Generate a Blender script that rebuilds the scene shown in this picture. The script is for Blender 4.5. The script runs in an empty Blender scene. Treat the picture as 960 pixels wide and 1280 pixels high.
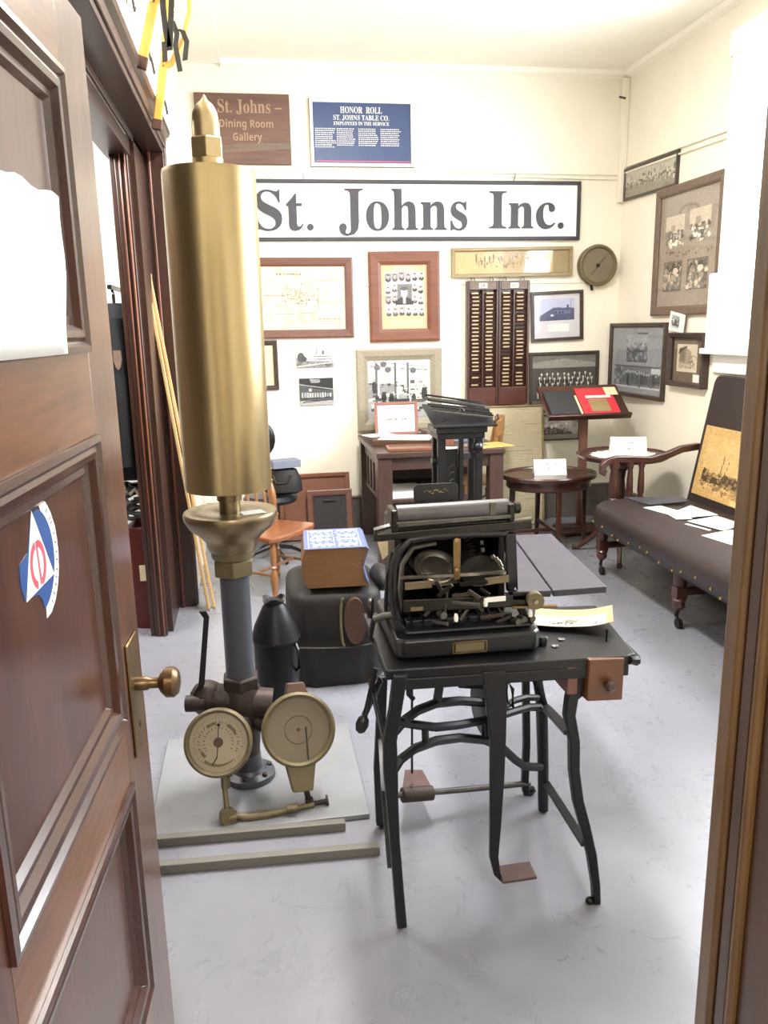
import bpy, bmesh, math, random
import numpy as np
from mathutils import Vector, Matrix
random.seed(7); RNG = np.random.default_rng(7)
scene = bpy.context.scene
COL = scene.collection
V3 = Vector

# ------------------------------------------------------------------ camera
F_PX, PX, PY = 1010.0, 480.0, 640.0           # focal length and centre for a 960x1280 frame
CAM = V3((0, 0, 1.56))
def _d(x, y): return V3((x-PX, -(y-PY), -F_PX)).normalized()
_f = _d(312, 412)
_u = -_d(570, 5070); _u = (_u - _f*_u.dot(_f)).normalized()
_r = _f.cross(_u)
ROT = Matrix((_r, _f, _u))                     # camera axes -> world axes
cam_data = bpy.data.cameras.new('camera'); cam = bpy.data.objects.new('camera', cam_data); COL.objects.link(cam)
cam_data.sensor_fit = 'VERTICAL'; cam_data.sensor_height = 36.0; cam_data.lens = 36.0*F_PX/1280.0
cam_data.clip_start = 0.02
cam.matrix_world = Matrix.Translation(CAM) @ ROT.to_4x4()
scene.camera = cam
def pt(x, y, Y=None, X=None, Z=None):          # the place in the room that a sight line meets on a wall or floor plane
    r = ROT @ V3((x-PX, -(y-PY), -F_PX))
    if Y is not None: return CAM + r*((Y-CAM.y)/r.y)
    if X is not None: return CAM + r*((X-CAM.x)/r.x)
    return CAM + r*((Z-CAM.z)/r.z)

# ------------------------------------------------------------------ world, lights, exposure
world = bpy.data.worlds.new('daylight'); scene.world = world; world.use_nodes = True
bg = world.node_tree.nodes['Background']; bg.inputs[0].default_value = (0.86, 0.93, 1.0, 1); bg.inputs[1].default_value = 4.0
scene.view_settings.view_transform = 'Standard'; scene.view_settings.look = 'None'
scene.view_settings.gamma = 1.0; scene.view_settings.use_curve_mapping = False
scene.view_settings.exposure = 0.52
def area(name, loc, target, sx, sy, power, col):
    l = bpy.data.lights.new(name, 'AREA'); l.shape = 'RECTANGLE'; l.size = sx; l.size_y = sy; l.energy = power; l.color = col
    o = bpy.data.objects.new(name, l); COL.objects.link(o); o.location = loc
    o.rotation_euler = (V3(target)-V3(loc)).to_track_quat('-Z', 'Y').to_euler(); return o
area('window_daylight', (3.35, 3.60, 2.35), (1.0, 3.6, 1.2), 2.2, 1.7, 225, (0.90, 0.95, 1.0))
area('ceiling_tube_light', (0.75, 3.35, 3.26), (0.75, 3.35, 0), 0.3, 1.2, 118, (1.0, 0.965, 0.915))
area('hallway_fill', (0.2, -0.9, 2.62), (0.2, -0.9, 0), 0.6, 0.6, 48, (1.0, 0.95, 0.9))  # added unseen fill that brightens the near floor and the jamb
area('side_room_fill', (-1.1, 3.6, 2.66), (-1.1, 3.6, 0), 0.5, 0.8, 60, (1.0, 0.98, 0.94))  # added unseen fill, makes the white wall past the opening glare

# ------------------------------------------------------------------ materials
def lin(c): return tuple((v/12.92 if v <= 0.04045 else ((v+0.055)/1.055)**2.4) for v in c[:3])
def hx(s): return lin([int(s[i:i+2], 16)/255 for i in (0, 2, 4)])
def _mat(name):
    m = bpy.data.materials.new(name); m.use_nodes = True
    nt = m.node_tree; b = nt.nodes['Principled BSDF']; return m, nt, b
def N(nt, t, **k):
    n = nt.nodes.new(t)
    for a, v in k.items():
        if a in n.inputs: n.inputs[a].default_value = v
        else: setattr(n, a, v)
    return n
def coords(nt, scale=(1, 1, 1), rot=(0, 0, 0)):
    tc = N(nt, 'ShaderNodeTexCoord'); mp = N(nt, 'ShaderNodeMapping')
    mp.inputs['Scale'].default_value = scale; mp.inputs['Rotation'].default_value = rot
    nt.links.new(tc.outputs['Object'], mp.inputs['Vector']); return mp.outputs['Vector']
def ramp(nt, src, stops):
    r = N(nt, 'ShaderNodeValToRGB'); e = r.color_ramp.elements
    while len(e) < len(stops): e.new(0.5)
    for i, (p, c) in enumerate(stops): e[i].position = p; e[i].color = (*c, 1)
    nt.links.new(src, r.inputs[0]); return r.outputs[0]
def bump(nt, b, src, strength, dist=0.002):
    bp = N(nt, 'ShaderNodeBump'); bp.inputs['Strength'].default_value = strength; bp.inputs['Distance'].default_value = dist
    nt.links.new(src, bp.inputs['Height']); nt.links.new(bp.outputs[0], b.inputs['Normal'])
def plain(name, col, rough=0.5, metal=0.0, var=0.12, scale=18, bmp=0.15, spec=0.5, coat=0.0):
    m, nt, b = _mat(name); c = hx(col)
    n = N(nt, 'ShaderNodeTexNoise', Scale=scale, Detail=5.0, Roughness=0.6); nt.links.new(coords(nt), n.inputs['Vector'])
    o = ramp(nt, n.outputs[0], [(0.25, tuple(v*(1-var) for v in c)), (0.75, tuple(min(1, v*(1+var)) for v in c))])
    nt.links.new(o, b.inputs['Base Color'])
    b.inputs['Roughness'].default_value = rough; b.inputs['Metallic'].default_value = metal
    b.inputs['Specular IOR Level'].default_value = spec; b.inputs['Coat Weight'].default_value = coat
    if bmp: bump(nt, b, n.outputs[0], bmp)
    return m
def wood(name, c1, c2, axis='z', scale=6.0, rough=0.4, coat=0.0, bmp=0.1):
    m, nt, b = _mat(name)
    st = {'x': (0.12, 1, 1), 'y': (1, 0.12, 1), 'z': (1, 1, 0.12)}[axis]
    co = coords(nt, tuple(s*scale for s in st))
    n = N(nt, 'ShaderNodeTexNoise', Scale=2.5, Detail=6.0, Roughness=0.65, Distortion=0.6); nt.links.new(co, n.inputs['Vector'])
    n2 = N(nt, 'ShaderNodeTexNoise', Scale=16.0, Detail=3.0); nt.links.new(co, n2.inputs['Vector'])
    mx = N(nt, 'ShaderNodeMix'); mx.inputs[0].default_value = 0.35
    nt.links.new(n.outputs[0], mx.inputs[2]); nt.links.new(n2.outputs[0], mx.inputs[3])
    o = ramp(nt, mx.outputs[0], [(0.33, hx(c1)), (0.66, hx(c2))]); nt.links.new(o, b.inputs['Base Color'])
    b.inputs['Roughness'].default_value = rough; b.inputs['Coat Weight'].default_value = coat; b.inputs['Coat Roughness'].default_value = 0.2
    if bmp: bump(nt, b, mx.outputs[0], bmp, 0.001)
    return m
M = {}
M['wall'] = plain('cream_wall_paint', 'ece5d5', 0.6, var=0.03, scale=5, bmp=0.06)
M['ceil'] = plain('ceiling_paint', 'f3efe2', 0.7, var=0.03, scale=3, bmp=0.05)
M['white'] = plain('white_paint', 'f4f3ee', 0.45, var=0.02, bmp=0.03)
M['paper'] = plain('white_paper', 'e6e4de', 0.7, var=0.02, bmp=0.02)
M['cream'] = plain('aged_paper', 'd9cba6', 0.7, var=0.08)
M['basebd'] = plain('grey_baseboard_paint', '5b5650', 0.45, var=0.15)
M['doorw'] = wood('door_varnished_wood', '40251a', '66412d', 'z', 5, 0.3, 0.6)
M['doorh'] = wood('door_rail_wood', '4d2d17', '80502c', 'y', 5, 0.3, 0.6)
M['doorp'] = wood('door_panel_wood', '381e14', '5a3626', 'z', 4, 0.28, 0.5)
M['doorm'] = wood('door_moulding_wood', '2c160f', '4c2c20', 'z', 5, 0.25, 0.6)
M['jambw'] = wood('door_jamb_wood', '352014', '523520', 'z', 6, 0.35, 0.25)
M['jambl'] = wood('lit_jamb_edge_wood', '4b341d', '6f5230', 'z', 6, 0.35, 0.25)  # jamb wood lightened, paints the golden light on the edges
M['darkw'] = wood('dark_trim_wood', '29170f', '3f271e', 'z', 5, 0.35, 0.2)
M['darkwy'] = wood('dark_lintel_wood', '27150f', '3a231c', 'y', 5, 0.4, 0.1)
M['redw'] = wood('red_brown_highlight_wood', '48241a', '6b3a28', 'z', 6, 0.35, 0.25)
M['plank'] = wood('pale_plank_wood', 'a98556', 'cfae7b', 'z', 6, 0.5)
M['mahog'] = wood('mahogany', '2c1712', '4a2a20', 'x', 7, 0.3, 0.3)
M['mahogz'] = wood('mahogany_upright', '2c1712', '4a2a20', 'z', 7, 0.3, 0.3)
M['maple'] = wood('orange_maple', '6b3b22', '935a37', 'x', 7, 0.3, 0.4)
M['maplez'] = wood('orange_maple_turned', '744c2d', '986b43', 'z', 7, 0.35, 0.3)
M['oak'] = wood('golden_oak', '7d552f', 'a87a48', 'z', 7, 0.4, 0.2)
M['deskw'] = wood('desk_dark_oak', '2c1d18', '46302a', 'x', 6, 0.4, 0.15)
M['deskz'] = wood('desk_dark_oak_upright', '30211c', '4b352d', 'z', 6, 0.4, 0.15)
M['framered'] = wood('redwood_frame', '633a29', '7c4c38', 'x', 6, 0.4, 0.15)
M['framebr'] = wood('brown_frame', '5e3c31', '734d41', 'x', 6, 0.4, 0.15)
M['framedk'] = wood('dark_frame', '2f241e', '463830', 'x', 6, 0.4, 0.15)
M['framegr'] = wood('grey_brown_frame', '5d4c40', '766254', 'x', 6, 0.45)
M['framegold'] = wood('dull_gold_frame', '7d6a48', '9a875f', 'x', 6, 0.4)
M['framesil'] = plain('silver_gesso_frame', '948b78', 0.5, 0.0, var=0.18, scale=60, bmp=0.4)
M['framepink'] = wood('pinkish_wood_frame', '84524a', '98665c', 'x', 6, 0.4)
M['signw'] = wood('sign_plank_wood', '553a30', '74554a', 'x', 3, 0.5, 0.0)
M['signt'] = plain('sign_carved_tan', 'a08268', 0.6)
M['black'] = plain('black_enamel', '121217', 0.34, 0.0, var=0.3, scale=30, bmp=0.12, spec=0.4)
M['iron'] = plain('black_cast_iron', '121217', 0.40, 0.2, var=0.3, scale=40, bmp=0.25)
M['darkmet'] = plain('dark_oiled_steel', '2c2926', 0.35, 0.7, var=0.3, scale=40)
M['steel'] = plain('worn_steel', '8d877c', 0.35, 0.9, var=0.25, scale=40)
M['greymet'] = plain('grey_steel', '5b5955', 0.4, 0.8, var=0.25, scale=30)
M['dullbrass'] = plain('tarnished_brass', '7c6646', 0.38, 0.85, var=0.25, scale=25)
M['brass'] = plain('brushed_brass', 'ab9872', 0.32, 0.9, var=0.06, scale=6, bmp=0.04)
M['brasslt'] = plain('pale_brass', 'b5a27e', 0.36, 0.85, var=0.1, scale=10, bmp=0.05)
M['bronze'] = plain('bronze_bowl', '85755a', 0.33, 0.85, var=0.12, scale=12)
M['gbrass'] = plain('gauge_painted_brass', '6a5f45', 0.48, 0.25, var=0.15, scale=14)
M['pipe'] = plain('blue_grey_pipe_paint', '43454d', 0.4, 0.0, var=0.08, scale=20)
M['rust'] = plain('rusty_iron', '3a2f2b', 0.55, 0.4, var=0.35, scale=30, bmp=0.4)
M['slate'] = plain('slate_grey_painted_board', '3f3c44', 0.42, 0.0, var=0.18, scale=14)
M['canvas'] = plain('dusty_black_leather', '211f1e', 0.6, 0.0, var=0.5, scale=9, bmp=0.5, spec=0.35)
M['leather'] = plain('brown_leather', '4a2f22', 0.5, 0.0, var=0.25, scale=30, bmp=0.3)
M['seat'] = plain('brown_black_leather', '2e2424', 0.42, 0.0, var=0.22, scale=40, bmp=0.35)
M['navy'] = plain('navy_wool', '0b0c12', 0.9, 0.0, var=0.3, scale=60, bmp=0.3)
M['signblue'] = plain('honor_roll_blue', '34466e', 0.4, 0.0, var=0.12, scale=8, bmp=0.02)
M['red'] = plain('red_print', 'c2303c', 0.45, var=0.06, bmp=0.02)
M['dkred'] = plain('dark_red_metal', '4c1714', 0.4, var=0.2)
M['bookblue'] = plain('blue_book_cover', '4f5978', 0.5, var=0.08, bmp=0.02)
M['pages'] = wood('book_page_edges', '664629', '7f5935', 'x', 40, 0.7)
M['yellow'] = wood('yellow_ash_wood', 'bd8534', 'd3a24e', 'z', 8, 0.4)
M['webbing'] = plain('pale_webbing', 'e8e2d0', 0.7)
M['strap'] = plain('black_strap', '15130f', 0.5)
M['kraft'] = plain('yellow_envelope_paper', 'b8954e', 0.6, var=0.05)
M['tan'] = plain('tan_print_paper', 'b08d57', 0.6, var=0.06)
M['bluegrey'] = plain('blue_grey_card', '6d7280', 0.6)
M['ink'] = plain('black_ink', '2b2a2c', 0.6, var=0.05, bmp=0)
M['letter'] = plain('sign_letter_black', '34333a', 0.5, var=0.05, bmp=0)
M['inkgrey'] = plain('grey_ink', '4c4c54', 0.6, var=0.05, bmp=0)
M['stickblue'] = plain('sticker_blue', '2c4f8c', 0.4, var=0.04, bmp=0)
M['stickred'] = plain('sticker_red', 'd0576c', 0.4, var=0.05, bmp=0)
M['nail'] = plain('brass_nail', 'b99b62', 0.3, 0.9)
M['cast'] = plain('pedal_rust_red', '54403d', 0.5, 0.2, var=0.2)
M['dial'] = plain('dial_card', '9c9079', 0.5, var=0.12, scale=14, bmp=0)
M['dial2'] = plain('dial_card_brown', '6f6450', 0.5, var=0.06, scale=10, bmp=0)
M['canblack'] = plain('can_black_enamel', '0b0b10', 0.42, 0.0, var=0.3, scale=30, bmp=0.1, spec=0.3)
M['oldprint'] = plain('book_cover_print', 'a9b1c2', 0.6, var=0.03)
M['sidewall'] = plain('reflection_darkening_wall', '4a382e', 0.6)  # unseen walls coloured dark so the whistle's left side reflects darker
M['oldbronze'] = plain('dark_bronze_knob', '6a543c', 0.35, 0.8, var=0.15)
M['dkpanel'] = wood('dark_red_rack_panel', '3c1c16', '5a2c22', 'x', 6, 0.4, 0.2)
M['platen'] = plain('old_platen_rubber', '4b4849', 0.4, var=0.15)
M['drawerw'] = wood('drawer_front_wood', '57331e', '70452b', 'x', 6, 0.4, 0.2)
M['plinth'] = plain('grey_painted_board', '76777a', 0.5, var=0.08, scale=8)
M['timber'] = wood('grey_painted_batten', '5b5852', '6e6a62', 'x', 6, 0.5)
def floor_mat():
    m, nt, b = _mat('grey_floor_paint')
    v = coords(nt)
    n = N(nt, 'ShaderNodeTexNoise', Scale=1.6, Detail=8.0, Roughness=0.6); nt.links.new(v, n.inputs['Vector'])
    base = ramp(nt, n.outputs[0], [(0.3, hx('6e6f77')), (0.7, hx('7d7d85'))])
    s = N(nt, 'ShaderNodeTexNoise', Scale=7.0, Detail=9.0, Roughness=0.75, Distortion=1.2); nt.links.new(v, s.inputs['Vector'])
    msk = ramp(nt, s.outputs[0], [(0.66, (0, 0, 0)), (0.72, (1, 1, 1))])
    mx = N(nt, 'ShaderNodeMix', data_type='RGBA'); nt.links.new(msk, mx.inputs[0])
    nt.links.new(base, mx.inputs[6]); mx.inputs[7].default_value = (*hx('b4b6b8'), 1)
    nt.links.new(mx.outputs[2], b.inputs['Base Color'])
    r = ramp(nt, s.outputs[0], [(0.35, (0.26,)*3), (0.7, (0.34,)*3)]); nt.links.new(r, b.inputs['Roughness'])
    bump(nt, b, n.outputs[0], 0.1, 0.003); return m
M['floor'] = floor_mat()
def print_mat():
    m, nt, b = _mat('printed_picture'); a = N(nt, 'ShaderNodeAttribute', attribute_name='ink')
    nt.links.new(a.outputs['Color'], b.inputs['Base Color']); b.inputs['Roughness'].default_value = 0.55; return m
M['print'] = print_mat()
def glass_mat():
    m, nt, b = _mat('picture_glass'); nt.nodes.remove(b)
    t = N(nt, 'ShaderNodeBsdfTransparent'); g = N(nt, 'ShaderNodeBsdfGlossy', Roughness=0.06); lw = N(nt, 'ShaderNodeLayerWeight', Blend=0.5)
    pw = N(nt, 'ShaderNodeMath', operation='POWER'); pw.inputs[1].default_value = 5.0; ma = N(nt, 'ShaderNodeMath', operation='MULTIPLY_ADD'); ma.inputs[1].default_value = 0.5; ma.inputs[2].default_value = 0.022
    nt.links.new(lw.outputs['Facing'], pw.inputs[0]); nt.links.new(pw.outputs[0], ma.inputs[0])     # Schlick reflection of each face of the pane
    x = N(nt, 'ShaderNodeMixShader'); nt.links.new(ma.outputs[0], x.inputs[0]); nt.links.new(t.outputs[0], x.inputs[1]); nt.links.new(g.outputs[0], x.inputs[2])
    nt.links.new(x.outputs[0], nt.nodes['Material Output'].inputs[0]); return m
M['glass'] = glass_mat()
def lamp_mat():
    m, nt, b = _mat('lamp_diffuser'); b.inputs['Emission Color'].default_value = (1, 0.97, 0.9, 1); b.inputs['Emission Strength'].default_value = 3.0; return m
M['lamp'] = lamp_mat()

# ------------------------------------------------------------------ mesh builder (works in room coordinates)
class MB:
    def __init__(s): s.v = []; s.f = []
    def add(s, vs, fs):
        o = len(s.v); s.v += [V3(v) for v in vs]; s.f += [tuple(i+o for i in f) for f in fs]; return s
    def hexa(s, p):                           # 8 corners: 4 of one end, 4 of the other
        return s.add(p, [(0, 1, 2, 3), (7, 6, 5, 4), (0, 4, 5, 1), (1, 5, 6, 2), (2, 6, 7, 3), (3, 7, 4, 0)])
    def box(s, x0, x1, y0, y1, z0, z1, mtx=None):
        p = [V3((x, y, z)) for z in (z0, z1) for x, y in ((x0, y0), (x1, y0), (x1, y1), (x0, y1))]
        if mtx: p = [mtx @ q for q in p]
        return s.hexa(p)
    def bar(s, a, b, w, h, up=(0, 0, 1), w2=None, h2=None):
        a = V3(a); b = V3(b); d = (b-a).normalized(); u = V3(up)
        if abs(d.dot(u)) > 0.97: u = V3((0, 1, 0))
        r = d.cross(u).normalized(); u = r.cross(d)
        w2 = w if w2 is None else w2; h2 = h if h2 is None else h2
        c = lambda o, ww, hh: [o-r*ww/2-u*hh/2, o+r*ww/2-u*hh/2, o+r*ww/2+u*hh/2, o-r*ww/2+u*hh/2]
        return s.hexa(c(a, w, h)+c(b, w2, h2))
    def tube(s, pts, r, n=8, closed=False, flat=1.0, up=(0, 0, 1)):
        pts = [V3(p) for p in pts]; k = len(pts); rr = r if isinstance(r, (list, tuple)) else [r]*k
        vs = []; fs = []; pu = V3(up)
        for i, p in enumerate(pts):
            a = pts[(i-1) % k] if (closed or i > 0) else p; b = pts[(i+1) % k] if (closed or i < k-1) else p
            d = (b-a).normalized()
            if abs(d.dot(pu)) > 0.98: pu = V3((0, 1, 0)) if abs(d.y) < 0.9 else V3((1, 0, 0))
            x = d.cross(pu).normalized(); y = x.cross(d).normalized()
            for j in range(n):
                t = 2*math.pi*(j+0.5)/n; vs.append(p + x*math.cos(t)*rr[i] + y*math.sin(t)*rr[i]*flat)
        for i in range(k if closed else k-1):
            for j in range(n):
                fs.append((i*n+j, i*n+(j+1) % n, ((i+1) % k)*n+(j+1) % n, ((i+1) % k)*n+j))
        if not closed: fs += [tuple(range(n))[::-1], tuple((k-1)*n+j for j in range(n))]
        return s.add(vs, fs)
    def strip(s, pts, w, t, side):            # flat bar bent along a path; side = direction of its width
        pts = [V3(p) for p in pts]; side = V3(side).normalized(); vs = []; k = len(pts)
        ww = w if isinstance(w, (list, tuple)) else [w]*k
        for i, p in enumerate(pts):
            d = (pts[min(i+1, k-1)]-pts[max(i-1, 0)]).normalized(); nn = d.cross(side).normalized()
            for a, b in ((-1, -1), (1, -1), (1, 1), (-1, 1)): vs.append(p + side*a*ww[i]/2 + nn*b*t/2)
        fs = [(0, 1, 2, 3), tuple((k-1)*4+j for j in (3, 2, 1, 0))]
        for i in range(k-1):
            for j in range(4): fs.append((i*4+j, i*4+(j+1) % 4, (i+1)*4+(j+1) % 4, (i+1)*4+j))
        return s.add(vs, fs)
    def lathe(s, prof, o, n=24, axis=(0, 0, 1), sx=1.0, sy=1.0):
        ax = V3(axis).normalized(); q = V3((0, 0, 1)).rotation_difference(ax).to_matrix(); o = V3(o)
        vs = []; fs = []; k = len(prof)
        for r, z in prof:
            for j in range(n):
                t = 2*math.pi*(j+0.5)/n; vs.append(o + q @ V3((r*sx*math.cos(t), r*sy*math.sin(t), z)))
        for i in range(k-1):
            for j in range(n): fs.append((i*n+j, i*n+(j+1) % n, (i+1)*n+(j+1) % n, (i+1)*n+j))
        fs += [tuple(range(n))[::-1], tuple((k-1)*n+j for j in range(n))]
        return s.add(vs, fs)
    def cyl(s, a, b, r, n=14, r2=None):
        a = V3(a); b = V3(b); L = (b-a).length; return s.lathe([(r, 0), (r if r2 is None else r2, L)], a, n, b-a)
    def ball(s, c, r, n=12, sq=(1, 1, 1)):
        m = max(4, n//2); vs = []; fs = []; c = V3(c)
        for i in range(m+1):
            ph = math.pi*(i/m) ; rr = max(math.sin(ph), 0.02)
            for j in range(n):
                t = 2*math.pi*j/n; vs.append(c+V3((r*sq[0]*rr*math.cos(t), r*sq[1]*rr*math.sin(t), r*sq[2]*math.cos(ph))))
        for i in range(m):
            for j in range(n): fs.append((i*n+j, i*n+(j+1) % n, (i+1)*n+(j+1) % n, (i+1)*n+j))
        fs += [tuple(range(n)), tuple(m*n+j for j in range(n))[::-1]]
        return s.add(vs, fs)
    def prism(s, poly, dv):                   # planar polygon of room points pushed along dv
        p = [V3(q) for q in poly]; k = len(p); dv = V3(dv)
        return s.add(p+[q+dv for q in p], [tuple(range(k))[::-1], tuple(range(k, 2*k))]+[(i, (i+1) % k, k+(i+1) % k, k+i) for i in range(k)])
    def build(s, name, m, parent=None, smooth=True, bevel=0.0, label=None, kind=None, ang=38):
        return mesh_obj(name, s.v, s.f, m, parent, smooth, bevel, label, kind, ang)
WM = {}                                        # room matrix of every thing
def mesh_obj(name, v, f, m, parent=None, smooth=True, bevel=0.0, label=None, kind=None, ang=38, fix=True):
    inv = WM[parent.name].inverted() if parent else Matrix()
    vs = [inv @ V3(q) for q in v]
    lo = V3([min(q[i] for q in vs) for i in range(3)]); hi = V3([max(q[i] for q in vs) for i in range(3)])
    c = (lo+hi)/2
    if not parent: c.z = lo.z
    me = bpy.data.meshes.new(name); me.from_pydata([q-c for q in vs], [], f)
    if fix:
        bm = bmesh.new(); bm.from_mesh(me); bmesh.ops.recalc_face_normals(bm, faces=bm.faces); bm.to_mesh(me); bm.free()
    if smooth:
        me.polygons.foreach_set('use_smooth', [True]*len(me.polygons)); me.set_sharp_from_angle(angle=math.radians(ang))
    me.materials.append(M[m] if isinstance(m, str) else m)
    o = bpy.data.objects.new(name, me); COL.objects.link(o); o.location = c
    if parent:
        o.parent = parent; WM[o.name] = WM[parent.name] @ Matrix.Translation(c)
    else: WM[o.name] = Matrix.Translation(c)
    if bevel:
        b = o.modifiers.new('bevel', 'BEVEL'); b.width = bevel; b.segments = 2; b.limit_method = 'ANGLE'; b.angle_limit = math.radians(40)
    if label: o['label'] = label
    if kind: o['kind'] = kind
    return o
def tag(o, label, cat, group=None):
    o['label'] = label; o['category'] = cat
    if group: o['group'] = group
    return o
def thing(name, label, cat, loc, rotz=0.0, group=None):
    o = bpy.data.objects.new(name, None); COL.objects.link(o); o.location = loc; o.rotation_euler = (0, 0, rotz)
    o.empty_display_size = 0.05; WM[o.name] = Matrix.Translation(V3(loc)) @ Matrix.Rotation(rotz, 4, 'Z')
    return tag(o, label, cat, group)
def struct(name, mb, m, parent=None, bevel=0.0, smooth=True):
    return mb.build(name, m, parent, smooth, bevel, kind=None if parent else 'structure')
def copy_tree(o, parent=None):
    c = o.copy(); COL.objects.link(c)
    if parent: c.parent = parent
    for ch in list(o.children): copy_tree(ch, c)
    return c

# ------------------------------------------------------------------ printed pictures: one small coloured cell per dot of ink
class Cv:
    def __init__(s, w, h, bg): s.w, s.h = w, h; s.a = np.zeros((h, w, 3)) + np.array(bg)[None, None, :]; s.yy, s.xx = np.mgrid[0:h, 0:w]; s.xx = (s.xx+.5)/w; s.yy = (s.yy+.5)/h
    def put(s, mk, c): s.a[mk] = c; return s
    def rect(s, x0, y0, x1, y1, c): return s.put((s.xx >= x0) & (s.xx <= x1) & (s.yy >= y0) & (s.yy <= y1), c)
    def ell(s, x, y, rx, ry, c): return s.put(((s.xx-x)/rx)**2+((s.yy-y)/ry)**2 <= 1, c)
    def poly(s, p, c):
        ins = np.zeros(s.xx.shape, bool); k = len(p)
        for i in range(k):
            (x1, y1), (x2, y2) = p[i], p[(i+1) % k]
            if y1 == y2: continue
            ins ^= ((y1 > s.yy) != (y2 > s.yy)) & (s.xx < (x2-x1)*(s.yy-y1)/(y2-y1)+x1)
        return s.put(ins, c)
    def line(s, x1, y1, x2, y2, w, c):
        asp = s.h/s.w; X, Y = s.xx, s.yy*asp; y1 *= asp; y2 *= asp
        L = max((x2-x1)**2+(y2-y1)**2, 1e-9); t = np.clip(((X-x1)*(x2-x1)+(Y-y1)*(y2-y1))/L, 0, 1)
        return s.put((X-x1-t*(x2-x1))**2+(Y-y1-t*(y2-y1))**2 <= w*w/4, c)
    def speck(s, x0, y0, x1, y1, n, c, r=0.01, var=0.3):
        for _ in range(n):
            x = RNG.uniform(x0, x1); y = RNG.uniform(y0, y1); k = 1+RNG.uniform(-var, var)
            s.ell(x, y, r*RNG.uniform(.5, 1.5), r*RNG.uniform(.5, 1.5)*s.w/s.h, tuple(min(1, v*k) for v in c))
        return s
    def text_rows(s, x0, x1, ys, hgt, c, fill=0.7):
        for y in ys:
            x = x0
            while x < x1:
                w = RNG.uniform(.015, .05); s.rect(x, y, min(x+w*fill, x1), y+hgt, c); x += w
        return s
    def grain(s, a): s.a = np.clip(s.a*(1+RNG.normal(0, a, (s.h, s.w, 1))), 0, 1); return s
def g(v, t=(1, 1, 1)): return (v*t[0], v*t[1], v*t[2])
def print_mesh(name, cv, O, U, V, w, h, parent, label=None, bend=None):
    nx, ny = cv.w, cv.h; O = V3(O); U = V3(U); V = V3(V); n = U.cross(V)
    vs = []
    for j in range(ny+1):
        for i in range(nx+1):
            p = O+U*(w*i/nx)+V*(h*j/ny)
            if bend: p = p+n*bend(i/nx, j/ny)
            vs.append(p)
    fs = [(j*(nx+1)+i, j*(nx+1)+i+1, (j+1)*(nx+1)+i+1, (j+1)*(nx+1)+i) for j in range(ny) for i in range(nx)]
    o = mesh_obj(name, vs, fs, 'print', parent, False, label=label, fix=False)
    a = o.data.attributes.new('ink', 'FLOAT_COLOR', 'FACE')
    c = cv.a.reshape(-1, 3); c = np.where(c <= 0.04045, c/12.92, ((c+0.055)/1.055)**2.4)
    a.data.foreach_set('color', np.concatenate([c, np.ones((len(c), 1))], 1).ravel().astype(np.float32))
    return o

# ------------------------------------------------------------------ lettering
BOLD = lambda t: ''.join(chr(0x1D400+ord(c)-65) if 'A' <= c <= 'Z' else chr(0x1D41A+ord(c)-97) if 'a' <= c <= 'z' else c for c in t)
SANSB = lambda t: ''.join(chr(0x1D5D4+ord(c)-65) if 'A' <= c <= 'Z' else chr(0x1D5EE+ord(c)-97) if 'a' <= c <= 'z' else c for c in t)
def glyphs(t, size, extr=0.0005, space=1.0):
    cu = bpy.data.curves.new('lettering', 'FONT'); cu.body = t; cu.size = size; cu.extrude = extr; cu.space_character = space; cu.resolution_u = 3
    o = bpy.data.objects.new('lettering', cu); COL.objects.link(o); dg = bpy.context.evaluated_depsgraph_get()
    me = bpy.data.meshes.new_from_object(o.evaluated_get(dg)); v = [q.co.copy() for q in me.vertices]; f = [tuple(p.vertices) for p in me.polygons]
    bpy.data.objects.remove(o); bpy.data.meshes.remove(me); bpy.data.curves.remove(cu); return v, f
def letter(mb, t, size, O, U, V, width=None, height=None, extr=0.0005, align='l', space=1.0):
    v, f = glyphs(t, size, extr, space); O = V3(O); U = V3(U); V = V3(V); n = U.cross(V)
    if not v: return
    x0 = min(q.x for q in v); x1 = max(q.x for q in v)
    kx = width/(x1-x0) if width else 1.0; ky = kx
    if height: ky = height/max(q.y for q in v)
    sh = {'l': -x0*kx, 'c': -(x0+x1)/2*kx, 'r': -x1*kx}[align]
    mb.add([O+U*(q.x*kx+sh)+V*(q.y*ky)+n*(q.z+extr) for q in v], f)

# ================================================================== THE ROOM
BW, XL, XR, ZC = 6.2, -0.40, 2.88, 3.37        # back wall, left partition face, right wall, ceiling height
struct('floor', MB().box(-2.0, 3.1, -2.0, 6.4, -0.06, 0), 'floor')
struct('ceiling', MB().box(-0.6, 3.1, 0.6, 6.4, ZC, ZC+0.08), 'ceil')
struct('wall_back', MB().box(-0.6, 3.1, BW, BW+0.1, 0, ZC), 'wall')
WY0, WY1, WZ0, WZ1 = 2.50, 4.66, 1.39, 3.06
w = MB().box(XR, XR+0.16, 0.6, WY0, 0, ZC).box(XR, XR+0.16, WY1, BW, 0, ZC).box(XR, XR+0.16, WY0, WY1, 0, WZ0).box(XR, XR+0.16, WY0, WY1, WZ1, ZC)
struct('wall_right', w, 'wall')
w = MB().box(XL-0.09, XL, 0.8, 2.0, 0, ZC).box(XL-0.09, XL, 4.60, BW, 0, ZC).box(XL-0.09, XL, 2.0, 4.60, 2.48, ZC)
struct('wall_left', w, 'wall')
w = MB().box(-1.9, -0.335, 0.64, 0.80, 0, ZC).box(0.60, 2.88, 0.64, 0.80, 0, ZC).box(-0.335, 0.60, 0.64, 0.80, 2.10, ZC)
struct('wall_front', w, 'wall')
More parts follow.
